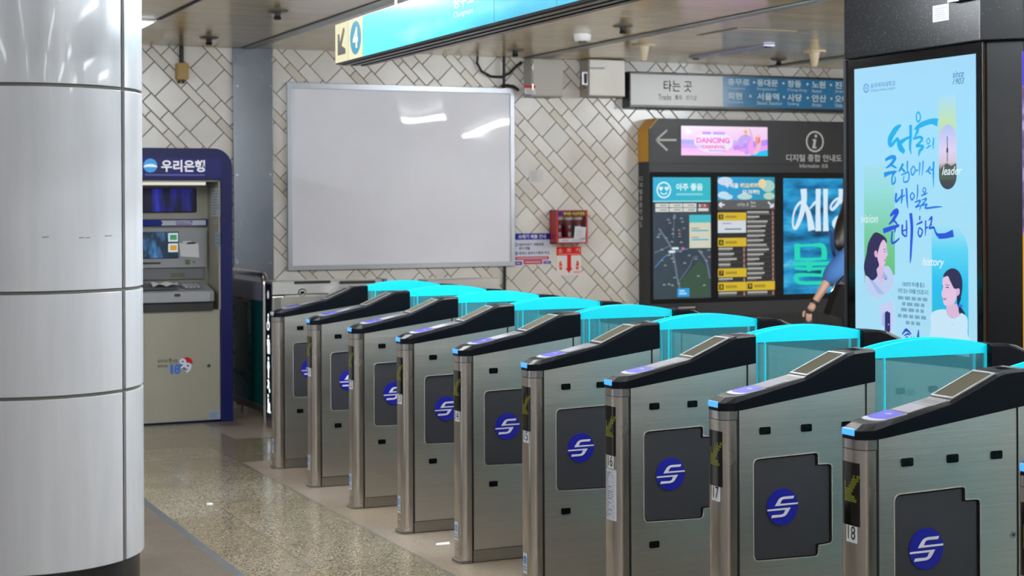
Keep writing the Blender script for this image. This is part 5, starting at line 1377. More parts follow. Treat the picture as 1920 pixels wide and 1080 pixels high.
# ================================================================== WHITE ROUND PILLAR
phc = -16.27; Dc = 7.15; RP = 0.467
ang = YAW + math.radians(phc)
pcx, pcy = Dc * math.sin(ang), Dc * math.cos(ang)
def depth_at(u, v):       # world point on the pillar surface seen at a photo pixel
    d = ray(u, v); dx, dy = d.x, d.y
    A_ = dx * dx + dy * dy; B_ = -2 * (dx * pcx + dy * pcy); C_ = pcx * pcx + pcy * pcy - RP * RP
    q = (-B_ - math.sqrt(B_ * B_ - 4 * A_ * C_)) / (2 * A_)
    return Vector((0, 0, CH)) + d * q
depth_at_base = depth_at(228, 1052).z + 0.003
t = empty('round_pillar', (pcx, pcy, 0), 'big round pillar clad in glossy white panels in the left foreground', 'pillar')
mb = MB(); mb.lathe(pcx, pcy, [(RP - 0.012, 0.18), (RP - 0.012, CEIL)], mat('grout_grey', '#5c5a55', 0.6), 64); mb.build('core', t, smooth=True)
mb = MB(); mb.lathe(pcx, pcy, [(RP - 0.018, 0), (RP - 0.018, depth_at_base)], mat('black_base', '#121315', 0.25), 64); mb.build('base', t, smooth=True)
pj = depth_at(231.5, 400)
aj = math.atan2(pj.y - pcy, pj.x - pcx)
zj = [depth_at(228, 1052).z, depth_at(60, 748).z, depth_at(60, 550).z, depth_at(60, 158).z, CEIL]
step = math.pi / 2
for j in range(4):
    za, zb2 = zj[j] + (0.0065 if j else 0.0), zj[j + 1] - 0.0065
    for i in range(4):
        a0, a1 = aj + i * step + 0.026, aj + (i + 1) * step - 0.026
        N = 24; mb = MB(); vs = []
        for r_ in (RP - 0.012, RP):
            for z_ in (za, zb2):
                vs += [(pcx + r_ * math.cos(a0 + (a1 - a0) * k / N), pcy + r_ * math.sin(a0 + (a1 - a0) * k / N), z_) for k in range(N + 1)]
        n1 = N + 1; fs = []
        for k in range(N):
            fs += [(2 * n1 + k, 2 * n1 + k + 1, 3 * n1 + k + 1, 3 * n1 + k), (n1 + k, 3 * n1 + k, 3 * n1 + k + 1, n1 + k + 1), (k, k + 1, 2 * n1 + k + 1, 2 * n1 + k)]
        fs += [(0, 2 * n1, 3 * n1, n1), (N, n1 + N, 3 * n1 + N, 2 * n1 + N)]
        mb.add(vs, fs, M_PILL); mb.build('panel', t, 0.002, smooth=True)
mb = MB(); sc_ = mat('scuff', '#5d5d60', 0.6)
for u0, u1, v in ((79, 92, 446), (148, 158, 447), (160, 169, 447), (196, 210, 443.5)):
    a = depth_at(u0, v); b = depth_at(u1, v - 1)
    dirn = lambda q: Vector((q.x - pcx, q.y - pcy, 0)).normalized() * 0.0008
    mb.add([a + dirn(a), b + dirn(b), b + dirn(b) + Vector((0, 0, 0.003)), a + dirn(a) + Vector((0, 0, 0.004))], [(0, 1, 2, 3)], sc_)
mb.build('scuff_marks', t)

# ================================================================== ADVERTISING PILLAR
Xp = 5.4
pp = PX(Xp); fp = AX(Xp)
sL = pp(1585, 400)[0]; sC = pp(1843, 400)[0]
sR = sC + 0.12
zh = pp(1600, 111)[1]
t = empty('advertising_pillar', (Xp + 0.6, -(sL + sR) / 2, 0), 'square black pillar with a tall lit advertising screen behind the gates', 'pillar')
yA, yB = -sL, -sR
mb = MB(); mb.prism(lambda s, t_, d=0: (s, t_, d), [(Xp + 0.03, yA), (Xp + 0.03, yB + 0.12), (Xp + 0.15, yB), (Xp + 1.5, yB), (Xp + 1.5, yA)], 0, zh, mat('pillar_black', '#08090b', 0.35, spec=0.25)); mb.build('body', t)
mb = MB(); mb.prism(lambda s, t_, d=0: (s, t_, d), [(Xp - 0.03, yA - 0.035), (Xp - 0.03, yB + 0.10), (Xp + 0.12, yB - 0.04), (Xp + 1.53, yB - 0.04), (Xp + 1.53, yA - 0.035)], zh, CEIL, M_GRAN); mb.build('header', t, 0.006)
s0, s1 = pp(1603.5, 300)[0], pp(1831.5, 300)[0]
z1s = pp(1603, 130)[1]; z0s = z1s - (s1 - s0) * 1.72
mb = MB(); mb.prism(fp, [(sL, 0.05), (sC, 0.05), (sC, zh), (sL, zh)], -0.03, 0, M_BLKG); mb.build('bezel', t, 0.002)
mb = MB(); mb.box(Xp + 0.0, Xp + 0.012, -sC - 0.004, -sC + 0.006, 0.05, zh, M_BLKM); mb.box(Xp - 0.008, Xp + 0.01, yA - 0.02, yA + 0.002, 0, zh, mat('edge_strip', '#1c1e22', 0.35)); mb.build('edge_strips', t)
kk = NT('advert_glow'); p, x, y, z = kk.pos()
hz = kk.math('DIVIDE', kk.math('SUBTRACT', z, z0s), z1s - z0s)
kk.l(kk.ramp(hz, (0.0, '#a9dcf4'), (0.5, '#9edaf2'), (0.8, '#98daf8'), (1.0, '#9cd4f4')), kk.b.inputs['Emission Color']); kk.b.inputs['Emission Strength'].default_value = 1.0; kk.b.inputs['Base Color'].default_value = (0.01, 0.01, 0.01, 1); kk.b.inputs['Roughness'].default_value = 0.12
mb = MB(); mb.rect(fp, s0, s1, z0s, z1s, 0.003, kk.m); ad = mb.build('advert_screen', t)
ZA = lambda a, b: pp(1640 + a / 3.722, 190 + b / 3.722)
ZP = lambda a, b: pp(1600 + a / 4.908, 430 + b / 4.908)
# colour fields
mb = MB()
mb.flat(fp, pxpoly(pp, [(1621, 310), (1678.5, 300), (1679, 515), (1622, 530)]), 0.004, grad_lit('green_field', 2, pp(1650, 530)[1], pp(1650, 300)[1], (0, '#5ab86c'), (0.35, '#6cc694'), (0.75, '#8ed8d8'), (1, '#9edaf0')))
a, b = pp(1748, 450)[0], pp(1816.5, 450)[0]
za, zb2 = pp(1780, 640)[1], pp(1780, 425)[1]
mb.prism(fp, rrect(a, b, za, zb2, (b - a) * 0.45, 8, (0, 1, 0, 0)), None, 0.004, grad_lit('cyan_field', 2, za, zb2, (0, '#22b4d8'), (0.5, '#12bcec'), (0.8, '#52d0f2'), (1, '#98dcf2')))
a, b = pp(1761.5, 300)[0], pp(1793.5, 300)[0]
mb.rect(fp, a, b, pp(1778, 260)[1], pp(1778, 180)[1], 0.004, grad_lit('lime_field', 2, pp(1778, 260)[1], pp(1778, 180)[1], (0, '#b8dca0'), (0.5, '#b4dcb8'), (1, '#a0d8ee')))
mb.build('colour_fields', ad)
# tower photo
mb = MB(); a, b = pp(1762, 300)[0], pp(1795, 300)[0]; zc0, zc1 = pp(1778, 355)[1], pp(1778, 234)[1]
mb.prism(fp, rrect(a, b, zc0, zc1, (b - a) * 0.5, 10), None, 0.005, grad_lit('dusk_sky', 2, zc0, zc1, (0, '#1e2a3c'), (0.3, '#3a4a4c'), (0.42, '#d0c0d4'), (0.6, '#d8ccec'), (1, '#a8bcf0')))
W_ = b - a; Hh = zc1 - zc0
mb.flat(fp, [(a + W_ * 0.02, zc0 + Hh * 0.22), (a + W_ * 0.1, zc0 + Hh * 0.15), (a + W_ * 0.9, zc0 + Hh * 0.15), (b - W_ * 0.02, zc0 + Hh * 0.24), (b - W_ * 0.02, zc0 + Hh * 0.4), (a + W_ * 0.7, zc0 + Hh * 0.36), (a + W_ * 0.45, zc0 + Hh * 0.41), (a + W_ * 0.2, zc0 + Hh * 0.35), (a + W_ * 0.02, zc0 + Hh * 0.3)], 0.006, lit('#4c5c54'))
dk = lit('#3c4258'); cx = a + W_ * 0.5
mb.rect(fp, cx - W_ * 0.02, cx + W_ * 0.02, zc0 + Hh * 0.42, zc0 + Hh * 0.82, 0.007, dk); mb.prism(fp, rrect(cx - W_ * 0.05, cx + W_ * 0.05, zc0 + Hh * 0.57, zc0 + Hh * 0.64, W_ * 0.02, 3), None, 0.0072, dk); mb.build('tower_picture', ad)
# brush headline
mb = MB(); K = 0.00107
H1, H2, H3, H4 = lit('#12b0ec'), lit('#1496ea'), lit('#1c7ce8'), lit('#2454dc')
def br(pts, ws, m_, d=0.006):
    stroke(mb, fp, [ZA(*q) for q in pts], [q * K for q in ws], d, m_)
br([(190, 165), (150, 200), (115, 260), (112, 300), (130, 300), (165, 255)], [10, 34, 36, 26, 20, 14], H1); br([(165, 255), (185, 320), (215, 355)], [16, 38, 20], H1, 0.0062)
br([(258, 165), (258, 240), (254, 320), (262, 370)], [22, 22, 18, 4], H1, 0.0064); br([(185, 290), (220, 265), (250, 250)], [26, 16, 12], H1, 0.0066)
br([(312, 72), (298, 95), (302, 135), (318, 138), (326, 105), (312, 72)], [8, 10, 10, 10, 10, 8], H1)
br([(285, 195), (330, 165), (400, 140), (446, 148)], [10, 26, 26, 40], H1, 0.0062); br([(312, 170), (305, 210), (285, 250)], [20, 20, 8], H1, 0.0064)
br([(275, 262), (320, 250), (340, 262), (318, 292), (298, 312), (335, 310), (345, 320), (320, 350), (315, 385)], [12, 14, 16, 14, 14, 12, 16, 18, 4], H1, 0.0066)
br([(382, 255), (370, 275), (378, 298), (392, 280), (382, 255)], [6, 7, 7, 7, 6], H1); br([(365, 330), (385, 315), (400, 308)], [5, 10, 5], H1); br([(418, 252), (416, 290), (414, 335)], [8, 12, 4], H1)
br([(80, 410), (120, 390), (150, 395), (120, 440), (85, 465)], [14, 20, 20, 18, 6], H2); br([(118, 440), (140, 455), (160, 465)], [10, 12, 6], H2); br([(72, 515), (110, 500), (160, 490)], [26, 18, 10], H2); br([(145, 495), (128, 530), (130, 575), (150, 560), (148, 525)], [16, 12, 12, 12, 8], H2)
br([(205, 435), (185, 475), (172, 490)], [16, 14, 5], H2); br([(195, 465), (210, 485), (222, 488)], [12, 12, 5], H2); br([(236, 415), (234, 450), (236, 490)], [10, 12, 8], H2); br([(190, 515), (215, 505), (245, 498), (240, 555), (208, 560), (212, 520)], [6, 8, 10, 10, 8, 6], H2)
br([(278, 450), (260, 480), (270, 515), (290, 480), (278, 450)], [6, 9, 9, 9, 6], H2); br([(295, 485), (312, 478)], [8, 8], H2); br([(322, 425), (320, 470), (318, 520)], [10, 9, 3], H2); br([(345, 415), (342, 470), (336, 520)], [10, 9, 3], H2)
br([(395, 455), (380, 480), (362, 495)], [12, 12, 4], H2); br([(378, 480), (390, 500), (402, 505)], [10, 10, 4], H2); br([(418, 420), (416, 510), (418, 600)], [14, 12, 3], H2); br([(395, 480), (410, 474)], [8, 8], H2)
br([(158, 640), (155, 700), (200, 650)], [16, 16, 8], H3); br([(198, 612), (196, 680), (192, 715)], [14, 14, 5], H3); br([(200, 665), (218, 655)], [8, 8], H3); br([(228, 605), (232, 680), (238, 748)], [14, 14, 5], H3)
br([(268, 635), (256, 660), (266, 688), (284, 660), (268, 635)], [6, 9, 9, 9, 6], H3); br([(306, 580), (306, 640), (300, 690)], [8, 10, 5], H3); br([(285, 705), (325, 692), (310, 722), (290, 740), (330, 728), (318, 760)], [6, 10, 8, 8, 8, 4], H3)
br([(350, 600), (342, 622), (354, 636), (364, 615), (350, 600)], [5, 7, 7, 7, 5], H3); br([(330, 660), (355, 648), (375, 640)], [5, 10, 5], H3); br([(335, 690), (368, 678), (352, 705), (335, 725), (372, 718), (360, 745), (430, 738), (478, 736)], [5, 9, 8, 8, 9, 10, 10, 3], H3)
br([(115, 800), (145, 770), (165, 768), (140, 820), (105, 860)], [12, 24, 26, 20, 6], H4); br([(135, 825), (158, 850), (168, 868)], [12, 12, 5], H4); br([(66, 905), (110, 890), (178, 865)], [26, 24, 12], H4); br([(150, 885), (146, 915)], [14, 8], H4); br([(130, 905), (125, 980), (145, 985), (180, 955)], [12, 14, 12, 8], H4)
br([(200, 860), (200, 920), (225, 945)], [14, 14, 8], H4); br([(228, 830), (230, 890), (228, 945)], [10, 12, 8], H4); br([(200, 905), (228, 895)], [8, 8], H4); br([(258, 780), (266, 880), (262, 990), (258, 1080), (254, 1130)], [22, 22, 18, 14, 4], H4)
br([(298, 860), (340, 840)], [6, 12], H4); br([(322, 800), (320, 830)], [12, 8], H4); br([(318, 880), (310, 920), (325, 945), (340, 905), (318, 880)], [7, 10, 10, 10, 7], H4); br([(362, 830), (362, 890), (360, 940)], [10, 10, 4], H4); br([(362, 885), (380, 878)], [8, 8], H4)
br([(385, 830), (405, 810), (400, 850), (388, 885), (418, 880), (430, 910), (450, 940)], [8, 12, 10, 10, 12, 10, 20], H4); br([(450, 940), (500, 938), (556, 920)], [26, 26, 36], H4); br([(405, 800), (402, 840), (404, 870)], [10, 8, 4], H4)
mb.build('headline', ad)
# small lettering
mb = MB(); nv = lit('#2c5ca4'); w2 = lit('#e2f2fa')
cx, cz = pp(1625.5, 165.5); mb.flat(fp, circ(cx, cz, 0.024, 0.024), 0.005, lit('#3c74c8'), [circ(cx, cz, 0.019, 0.019)]); mb.text(fp, '후', cx - 0.01, cx + 0.01, cz - 0.012, cz + 0.012, 0.005, lit('#3c74c8'))
mb.text(fp, '숭의여자대학교', pp(1633.5, 160)[0], pp(1680, 160)[0], pp(1657, 163.5)[1], pp(1657, 153.5)[1], 0.005, lit('#3c6cb8'))
mb.text(fp, 'SOONGEUI WOMEN\'S UNIVERSITY', pp(1633.5, 168)[0], pp(1681, 168)[0], pp(1657, 170)[1], pp(1657, 165.8)[1], 0.005, lit('#4a7cc4'))
mb.text(fp, 'since', pp(1787.5, 140)[0], pp(1808.5, 140)[0], pp(1798, 145)[1], pp(1798, 132.5)[1], 0.005, nv, 0, 0.3)
mb.text(fp, '1903', pp(1788, 152)[0], pp(1809, 152)[0], pp(1798, 158)[1], pp(1798, 146.5)[1], 0.005, nv, 0, 0.3)
mb.text(fp, 'leader', pp(1768.5, 320)[0], pp(1806, 320)[0], pp(1787, 328)[1], pp(1787, 312)[1], 0.008, w2, 0.01, 0.3)
mb.text(fp, 'vision', pp(1616.5, 411)[0], pp(1648.5, 411)[0], pp(1632, 418)[1], pp(1632, 402.5)[1], 0.008, lit('#d4ecf0'), 0.01, 0.3)
mb.text(fp, 'history', pp(1731.5, 493)[0], pp(1773, 493)[0], pp(1752, 503)[1], pp(1752, 483)[1], 0.008, w2, 0.01, 0.3)
tx = lit('#2c4a78'); gy = lit('#7ca4c4')
for s_, ua, ub, v, h_ in (('120년의 역사를 품고', 1693.5, 1735, 533.5, 9), ('비전 있는 미래를 선도합니다.', 1685.5, 1743, 546.5, 9)):
    mb.text(fp, s_, pp(ua, v)[0], pp(ub, v)[0], pp(1714, v + h_ / 2)[1], pp(1714, v - h_ / 2)[1], 0.005, tx, 0.01)
for i, (ua, ub, v) in enumerate(((1685, 1743, 560), (1693, 1735, 571), (1691, 1736, 582), (1685, 1743, 594), (1700, 1729, 606))):
    e0, e1 = pp(ua, v)[0], pp(ub, v)[0]; zz = pp(1714, v)[1]; rg = random.Random(i); q = e0
    while q < e1 - 0.01:
        w_ = rg.uniform(0.025, 0.05); mb.rect(fp, q, min(q + w_, e1), zz - 0.009, zz + 0.009, 0.005, gy); q += w_ + 0.012
br2 = lambda pts, ws: stroke(mb, fp, [ZP(*q) for q in pts], [q * 0.00082 for q in ws], 0.006, lit('#2c50c0'))
br2([(458, 968), (495, 925), (542, 965)], [8, 22, 8]); br2([(475, 978), (510, 962), (530, 975)], [6, 14, 6]); br2([(498, 985), (490, 1005), (502, 1018), (514, 1000), (498, 985)], [6, 8, 8, 8, 6]); br2([(540, 992), (536, 1010), (548, 1012), (548, 994), (540, 992)], [5, 6, 6, 6, 5]); br2([(568, 985), (568, 1000), (566, 1015)], [6, 8, 4]); br2([(608, 925), (606, 970), (590, 1015)], [8, 20, 8]); br2([(608, 975), (616, 1000), (620, 1015)], [10, 12, 8])
mb.build('lettering', ad)
# two portraits on the advert
def pol(mb_, pts, d, c_): mb_.flat(fp, [ZP(*q) for q in pts], d, lit(c_))
def smooth_poly(pts, n=4):
    out = []; L_ = len(pts)
    for i in range(L_):
        p0, p1, p2, p3 = pts[i - 1], pts[i], pts[(i + 1) % L_], pts[(i + 2) % L_]
        for k in range(n):
            t_ = k / n
            out.append(tuple(0.5 * (2 * p1[a] + (p2[a] - p0[a]) * t_ + (2 * p0[a] - 5 * p1[a] + 4 * p2[a] - p3[a]) * t_ * t_ + (3 * p1[a] - p0[a] - 3 * p2[a] + p3[a]) * t_ ** 3) for a in (0, 1)))
    return out
mb = MB()
pol(mb, smooth_poly([(225, 350), (285, 340), (340, 345), (380, 440), (375, 520), (300, 600), (230, 630), (165, 600), (130, 530), (115, 440), (170, 400)]), 0.0065, '#bccdf0')
pol(mb, smooth_poly([(240, 330), (290, 330), (285, 420), (270, 500), (235, 440)]), 0.0068, '#d8b8dc')
pol(mb, smooth_poly([(285, 85), (312, 130), (316, 185), (326, 235), (312, 252), (310, 285), (296, 325), (262, 340), (228, 310), (205, 240), (215, 130)]), 0.007, '#e0bfe0')
pol(mb, smooth_poly([(205, 32), (265, 45), (312, 85), (318, 130), (290, 95), (262, 130), (240, 200), (232, 260), (248, 330), (225, 370), (232, 430), (185, 472), (150, 440), (118, 410), (108, 330), (130, 230), (150, 120)]), 0.0075, '#2e2a58')
pol(mb, smooth_poly([(212, 195), (230, 205), (232, 250), (215, 255), (204, 225)], 3), 0.008, '#d8aed2')
pol(mb, [(300, 278), (312, 272), (306, 292), (296, 296)], 0.008, '#c0507c'); pol(mb, [(292, 206), (310, 200), (308, 208), (294, 212)], 0.008, '#4a3c6c'); pol(mb, [(286, 186), (312, 176), (311, 181), (288, 192)], 0.008, '#5a4a78')
pol(mb, [(272, 440), (290, 390), (330, 440), (310, 470)], 0.0078, '#9fb2e2'); pol(mb, [(150, 450), (200, 480), (300, 600), (240, 590)], 0.0078, '#a6b8e8'); pol(mb, [(300, 450), (325, 455), (320, 462), (300, 460)], 0.008, '#5a68a8')
pol(mb, smooth_poly([(160, 610), (240, 640), (330, 600), (330, 680), (160, 680)]), 0.0079, '#aadcf4')
mb.build('portrait', ad)
mb = MB()
pol(mb, smooth_poly([(985, 560), (1000, 640), (985, 690), (1030, 760), (1038, 800), (985, 770), (965, 690), (965, 600)]), 0.0066, '#26284c')
pol(mb, smooth_poly([(880, 700), (965, 690), (980, 760), (990, 800), (930, 830), (870, 790), (865, 730)]), 0.0068, '#d8b8d8')
pol(mb, smooth_poly([(730, 770), (850, 735), (875, 790), (930, 822), (985, 795), (1005, 770), (1060, 820), (1062, 960), (1062, 1060), (730, 1060), (728, 900)]), 0.007, '#c6e6f8')
pol(mb, smooth_poly([(842, 440), (890, 420), (940, 450), (960, 540), (960, 620), (930, 690), (880, 705), (845, 690), (835, 640), (822, 590), (836, 540), (830, 490)]), 0.0072, '#e2c2e0')
pol(mb, smooth_poly([(838, 440), (860, 390), (920, 358), (980, 385), (1012, 460), (1012, 560), (1000, 620), (975, 660), (968, 560), (935, 540), (900, 470), (880, 430)]), 0.0075, '#2c2c54')
pol(mb, smooth_poly([(965, 545), (988, 548), (990, 590), (970, 612), (955, 590)], 3), 0.008, '#d8b0d2')
pol(mb, [(832, 630), (850, 640), (872, 628), (860, 648), (845, 650)], 0.008, '#b04878'); pol(mb, [(862, 528), (892, 532), (890, 541), (864, 538)], 0.008, '#40345c'); pol(mb, [(826, 520), (838, 516), (838, 524), (828, 528)], 0.008, '#40345c'); pol(mb, [(858, 508), (895, 510), (895, 516), (860, 514)], 0.008, '#5a4a78')
pol(mb, [(968, 692), (1010, 690), (1020, 715), (972, 715)], 0.008, '#3a6ad8'); pol(mb, [(905, 860), (922, 880), (940, 850), (924, 888)], 0.008, '#a8c0d8')
mb.build('portrait', ad)
mb = MB(); pol(mb, smooth_poly([(262, 680), (360, 650), (380, 760), (380, 900), (340, 960), (262, 860)]), 0.0066, '#c4cdf2'); pol(mb, [(300, 770), (320, 750), (350, 770), (350, 930), (340, 950), (300, 930)], 0.007, '#30306c'); pol(mb, [(275, 770), (305, 755), (300, 900), (270, 880)], 0.0068, '#9ec0ec'); pol(mb, [(330, 870), (338, 868), (338, 880), (330, 882)], 0.0075, '#c4cdf2'); mb.build('phone_picture', ad)
# second face (towards the camera side)
Yf = yB
pq = PY(Yf); fq = AY(Yf)
mb = MB(); mb.prism(fq, [(Xp + 0.18, 0.05), (Xp + 1.45, 0.05), (Xp + 1.45, zh), (Xp + 0.18, zh)], 0, 0.02, M_BLKG); mb.build('bezel', t, 0.002)
a = pq(1911, 300)[0]; b = a + 1.0
zt2 = pq(1915, 97)[1]
fq2 = AY(Yf - 0.02); L = lambda v: PY(Yf - 0.02)(1915, v)[1]
mb = MB(); mb.rect(fq2, a, b, 0.5, zt2, 0.002, lit('#d89a2a')); s2 = mb.build('advert_screen', t)
mb = MB(); mb.rect(fq2, a, b, L(440), L(160), 0.003, noise_lit('market_photo', (3, 1, 3), 3.0, (0.3, '#2c2c54'), (0.5, '#7c64b4'), (0.65, '#b4b0e0'), (0.8, '#4c8054'))); mb.rect(fq2, a, b, L(160), zt2, 0.003, lit('#4238d8')); mb.build('advert_picture', s2)
# notice and wall socket on the header
pn = PX(Xp - 0.03); fn_ = AX(Xp - 0.03)
a, b, c, d = pxbox(pn, 1749.5, 9, 1779.5, 39.5)
mb = MB(); mb.prism(fn_, [(a, c), (b, c), (b, d), (a, d)], 0, 0.002, ink('#a6a6aa')); bars(mb, fn_, a + 0.012, b - 0.012, c + 0.008, d - 0.012, 6, 0.003, ink('#55555a'), 0.35, 0.3, 3)
tag(mb.build('paper_notice'), 'white printed paper stuck to the black pillar above the advertising screen', 'notice')
e_ = pxbox(pn, 1789, -14, 1831, 2)
t = empty('header_box', (Xp - 0.05, -(e_[0] + e_[1]) / 2, e_[2]), 'small black and white box at the top edge of the black pillar', 'box')
mb = MB(); mb.prism(fn_, [(e_[0], e_[2]), (e_[1], e_[2]), (e_[1], e_[3] + 0.03), (e_[0], e_[3] + 0.03)], 0, 0.04, M_BLK); mb.build('body', t, 0.003)
mb = MB(); mb.rect(fn_, e_[0], e_[0] + (e_[1] - e_[0]) * 0.5, e_[2], e_[2] + 0.01, 0.041, M_PAPER); mb.build('label_strip', t)

# ================================================================== PERSON WITH BAG
Yp = 10.5
def pt(u, v, dy=0.0):
    p_ = on(1, u, v, Yp + dy); return p_
bx = pt(1604, 470).x
SK = mat('skin', '#c79c88', 0.5); HAIR = mat('dark_hair', '#14100f', 0.4); SWT = mat('blue_sweater', '#3b6aa8', 0.85); TRS = mat('dark_trousers', '#14161c', 0.8)
per = empty('person', (bx, Yp, 0), 'person in a blue sweater with long dark hair, half hidden by the black pillar', 'person')
def skin(name, verts, edges, rad, material, parent, root=0, sub=2):
    me = bpy.data.meshes.new(name); org = ORIG[parent]
    me.from_pydata([tuple(Vector(v) - org) for v in verts], edges, [])
    o = bpy.data.objects.new(name, me); C.objects.link(o)
    md = o.modifiers.new('skin', 'SKIN'); md.use_smooth_shade = True
    for i, sv in enumerate(me.skin_vertices[0].data):
        r_ = rad[i]; sv.radius = r_ if isinstance(r_, tuple) else (r_, r_); sv.use_root = (i == root)
    ss = o.modifiers.new('sub', 'SUBSURF'); ss.levels = sub; ss.render_levels = sub
    dg = bpy.context.evaluated_depsgraph_get(); dg.update()
    m2 = bpy.data.meshes.new_from_object(o.evaluated_get(dg))
    bpy.data.objects.remove(o)
    m2.materials.clear(); m2.materials.append(material)
    m2.polygons.foreach_set('use_smooth', [True] * len(m2.polygons))
    o2 = bpy.data.objects.new(name, m2); C.objects.link(o2); o2.parent = parent; ORIG[o2] = org
    return o2
# walking to the right (+x): near arm trails back towards the hand seen in the photo
sh = Vector((bx - 0.03, Yp - 0.17, 1.345)); 
el = pt(1561, 514, -0.2); wr = pt(1525, 570, -0.2); hd = pt(1514, 592, -0.2)
V = [(bx, Yp, 0.92), (bx, Yp, 1.1), (bx, Yp, 1.3), (bx + 0.01, Yp, 1.4), (bx + 0.03, Yp, 1.46), (bx + 0.045, Yp, 1.56), (bx + 0.03, Yp, 1.64),
     sh, el, wr, hd * 0.6 + wr * 0.4,
     (bx, Yp + 0.17, 1.345), (bx + 0.08, Yp + 0.22, 1.08), (bx + 0.2, Yp + 0.2, 0.88), (bx + 0.24, Yp + 0.2, 0.8),
     (bx, Yp - 0.09, 0.86), (bx - 0.05, Yp - 0.09, 0.48), (bx - 0.22, Yp - 0.09, 0.09), (bx - 0.1, Yp - 0.09, 0.035),
     (bx, Yp + 0.09, 0.86), (bx + 0.12, Yp + 0.09, 0.48), (bx + 0.14, Yp + 0.09, 0.08), (bx + 0.27, Yp + 0.09, 0.035)]
E_ = [(0, 1), (1, 2), (2, 3), (3, 4), (4, 5), (5, 6), (2, 7), (7, 8), (8, 9), (9, 10), (2, 11), (11, 12), (12, 13), (13, 14), (0, 15), (15, 16), (16, 17), (17, 18), (0, 19), (19, 20), (20, 21), (21, 22)]
Rr = [(0.13, 0.11), (0.115, 0.1), (0.13, 0.11), 0.055, 0.05, (0.085, 0.095), (0.07, 0.08), 0.055, 0.04, 0.026, 0.03, 0.055, 0.04, 0.028, 0.03, 0.085, 0.055, 0.035, 0.035, 0.085, 0.055, 0.035, 0.035]
skin('body', V, E_, Rr, SK, per)
# hand fingers (near hand, holding a phone-like flat case)
for i, (dx, dz, ln) in enumerate(((0.0, 0.0, 1.0), (0.012, -0.004, 1.08), (0.024, -0.006, 1.02), (0.034, -0.004, 0.85))):
    b0 = hd + Vector((-0.012 + dx, -0.012, 0.02 + dz)); skin('finger', [b0, b0 + Vector((-0.004, -0.004, -0.03 * ln)), b0 + Vector((0.002, 0.004, -0.058 * ln))], [(0, 1), (1, 2)], [0.0095, 0.0085, 0.007], SK, per, 0, 1)
b0 = hd + Vector((-0.02, 0.005, 0.035)); skin('thumb', [b0, b0 + Vector((-0.022, -0.012, -0.02)), b0 + Vector((-0.022, -0.016, -0.045))], [(0, 1), (1, 2)], [0.011, 0.010, 0.008], SK, per, 0, 1)
# sweater with dropped shoulder and balloon sleeve
cuff = pt(1550, 537, -0.2)
V = [(bx, Yp, 0.98), (bx, Yp, 1.12), (bx, Yp, 1.27), (bx + 0.005, Yp, 1.39), sh + Vector((0, -0.01, 0.01)), (sh * 0.5 + el * 0.5) + Vector((-0.01, 0, 0)), el + Vector((-0.005, 0, -0.0)), cuff, (bx, Yp + 0.18, 1.345), (bx + 0.07, Yp + 0.23, 1.1), (bx + 0.14, Yp + 0.22, 0.99)]
skin('sweater', V, [(0, 1), (1, 2), (2, 3), (2, 4), (4, 5), (5, 6), (6, 7), (2, 8), (8, 9), (9, 10)], [(0.16, 0.15), (0.165, 0.15), (0.165, 0.145), (0.085, 0.08), 0.082, 0.075, 0.078, 0.052, 0.085, 0.08, 0.05], SWT, per)
V = [(bx, Yp, 1.0), (bx, Yp, 0.9), (bx, Yp - 0.09, 0.84), (bx - 0.05, Yp - 0.09, 0.48), (bx - 0.2, Yp - 0.09, 0.14), (bx, Yp + 0.09, 0.84), (bx + 0.12, Yp + 0.09, 0.48), (bx + 0.14, Yp + 0.09, 0.14)]
skin('trousers', V, [(0, 1), (1, 2), (2, 3), (3, 4), (1, 5), (5, 6), (6, 7)], [(0.145, 0.13), (0.15, 0.135), 0.11, 0.085, 0.08, 0.11, 0.085, 0.08], TRS, per)
for q in ((bx - 0.15, Yp - 0.09), (bx + 0.2, Yp + 0.09)):
    skin('shoe', [(q[0] - 0.09, q[1], 0.045), (q[0], q[1], 0.045), (q[0] + 0.1, q[1], 0.035)], [(0, 1), (1, 2)], [0.045, 0.045, 0.035], M_BLK, per, 0, 1)
V = [(bx + 0.03, Yp, 1.68), (bx - 0.01, Yp, 1.63), pt(1597, 400, 0.0), pt(1585, 428, -0.06), pt(1577, 452, -0.1), pt(1573, 472, -0.12)]
skin('hair', V, [(0, 1), (1, 2), (2, 3), (3, 4), (4, 5)], [(0.075, 0.085), (0.1, 0.1), (0.075, 0.1), (0.06, 0.1), (0.05, 0.08), (0.03, 0.04)], HAIR, per)
for sgn in (-1, 1):
    mb = MB(); c_ = Vector((bx + 0.115, Yp + sgn * 0.035, 1.575)); mb.lathe(c_.x, c_.y, [(0.004, c_.z - 0.012), (0.012, c_.z), (0.004, c_.z + 0.012)], M_BLK, 10); mb.build('eye', per)
skin('nose', [(bx + 0.115, Yp, 1.57), (bx + 0.145, Yp, 1.545)], [(0, 1)], [0.01, 0.013], SK, per, 0, 1)
mb = MB(); mb.box(bx + 0.115, bx + 0.135, Yp - 0.025, Yp + 0.025, 1.508, 1.516, mat('lips', '#a05858', 0.5)); mb.build('mouth', per)
# wristband
ax_ = (wr - el).normalized(); w0 = wr - ax_ * 0.01
mb = MB(); mb.tube([w0 - ax_ * 0.012, w0 + ax_ * 0.012], 0.034, M_BLKM, 16); mb.build('wristband', per, smooth=True)
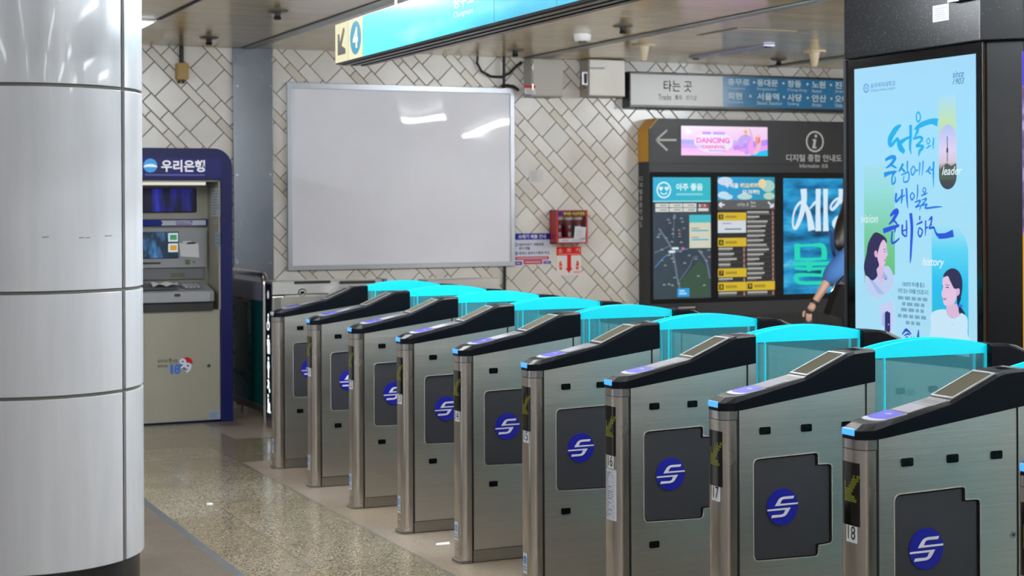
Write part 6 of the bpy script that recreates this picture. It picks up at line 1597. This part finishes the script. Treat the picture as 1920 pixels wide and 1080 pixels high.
# shoulder bag
B0 = pt(1571, 552, -0.27)
bag = empty('shoulder_bag', (B0.x, Yp - 0.27, pt(1560, 595, -0.27).z), 'black soft shoulder bag hanging at the side of the person in blue', 'bag')
q = [pt(u, v, -0.27) for u, v in ((1562, 531), (1569, 533), (1586, 560), (1592, 596), (1560, 596), (1541, 588), (1550, 562))]
poly = [(p_.x, p_.z) for p_ in q]
mb = MB(); mb.prism(lambda s, t_, d=0: (s, Yp - 0.33 - d, t_), round_poly(poly, 0.02), -0.045, 0.045, mat('black_leather', '#060607', 0.45, spec=0.2)); mb.build('pouch', bag, 0.015, seg=3)
mb = MB(); mb.tube([pt(1569, 534, -0.3), pt(1580, 519, -0.24), pt(1596, 497, -0.2), pt(1612, 470, -0.19), Vector((bx + 0.06, Yp - 0.1, 1.42))], 0.008, M_BLK, 8); mb.build('strap', bag, smooth=True)
mb = MB(); c0 = pt(1564, 535, -0.32); mb.tube([pt(1566, 529, -0.33), pt(1563, 540, -0.33), pt(1558, 546, -0.33)], 0.006, M_CHROME, 8); mb.build('buckle', bag, smooth=True)
for i in range(4):
    a_ = pt(1560 + i * 6, 556, -0.325); b_ = pt(1552 + i * 8, 592, -0.325); mb = MB(); mb.tube([a_, b_], 0.006, mat('black_leather'), 6); mb.build('fold', bag)
# pocket case held in the hand
h0 = hd + Vector((0.0, 0.012, -0.055))
mb = MB(); a_, b_ = pt(1507, 596, -0.18), pt(1523, 622, -0.18)
mb.prism(lambda s, t_, d=0: (s, Yp - 0.185 - d, t_), rrect(a_.x, b_.x, b_.z, a_.z, 0.008), -0.012, 0.0, mat('slate_case', '#343845', 0.4))
tag(mb.build('wallet_case', None, 0.002), 'dark slate flat case held in the hand of the person in blue', 'case')

# ================================================================== LITTER ON THE FLOOR
p0 = on(2, 829, 1021, 0.004)
mb = MB(); mb.add([(p0.x - 0.03, p0.y + 0.004, 0.004), (p0.x + 0.035, p0.y - 0.012, 0.005), (p0.x + 0.04, p0.y + 0.01, 0.012), (p0.x - 0.02, p0.y + 0.022, 0.008), (p0.x - 0.03, p0.y + 0.004, 0.0), (p0.x + 0.035, p0.y - 0.012, 0.0), (p0.x + 0.04, p0.y + 0.01, 0.0), (p0.x - 0.02, p0.y + 0.022, 0.0)], [(0, 1, 2, 3), (0, 4, 5, 1), (1, 5, 6, 2), (2, 6, 7, 3), (3, 7, 4, 0), (7, 6, 5, 4)], M_PAPER)
tag(mb.build('paper_scrap'), 'folded white paper scrap on the floor between gates 13 and 14', 'litter')
p0 = on(2, 393.5, 944.5, 0.002)
mb = MB(); mb.lathe(p0.x, p0.y, [(0.018, 0), (0.016, 0.004), (0.006, 0.006)], M_PAPER, 9)
tag(mb.build('gum_wrapper'), 'tiny white scrap on the speckled floor near the round pillar', 'litter')
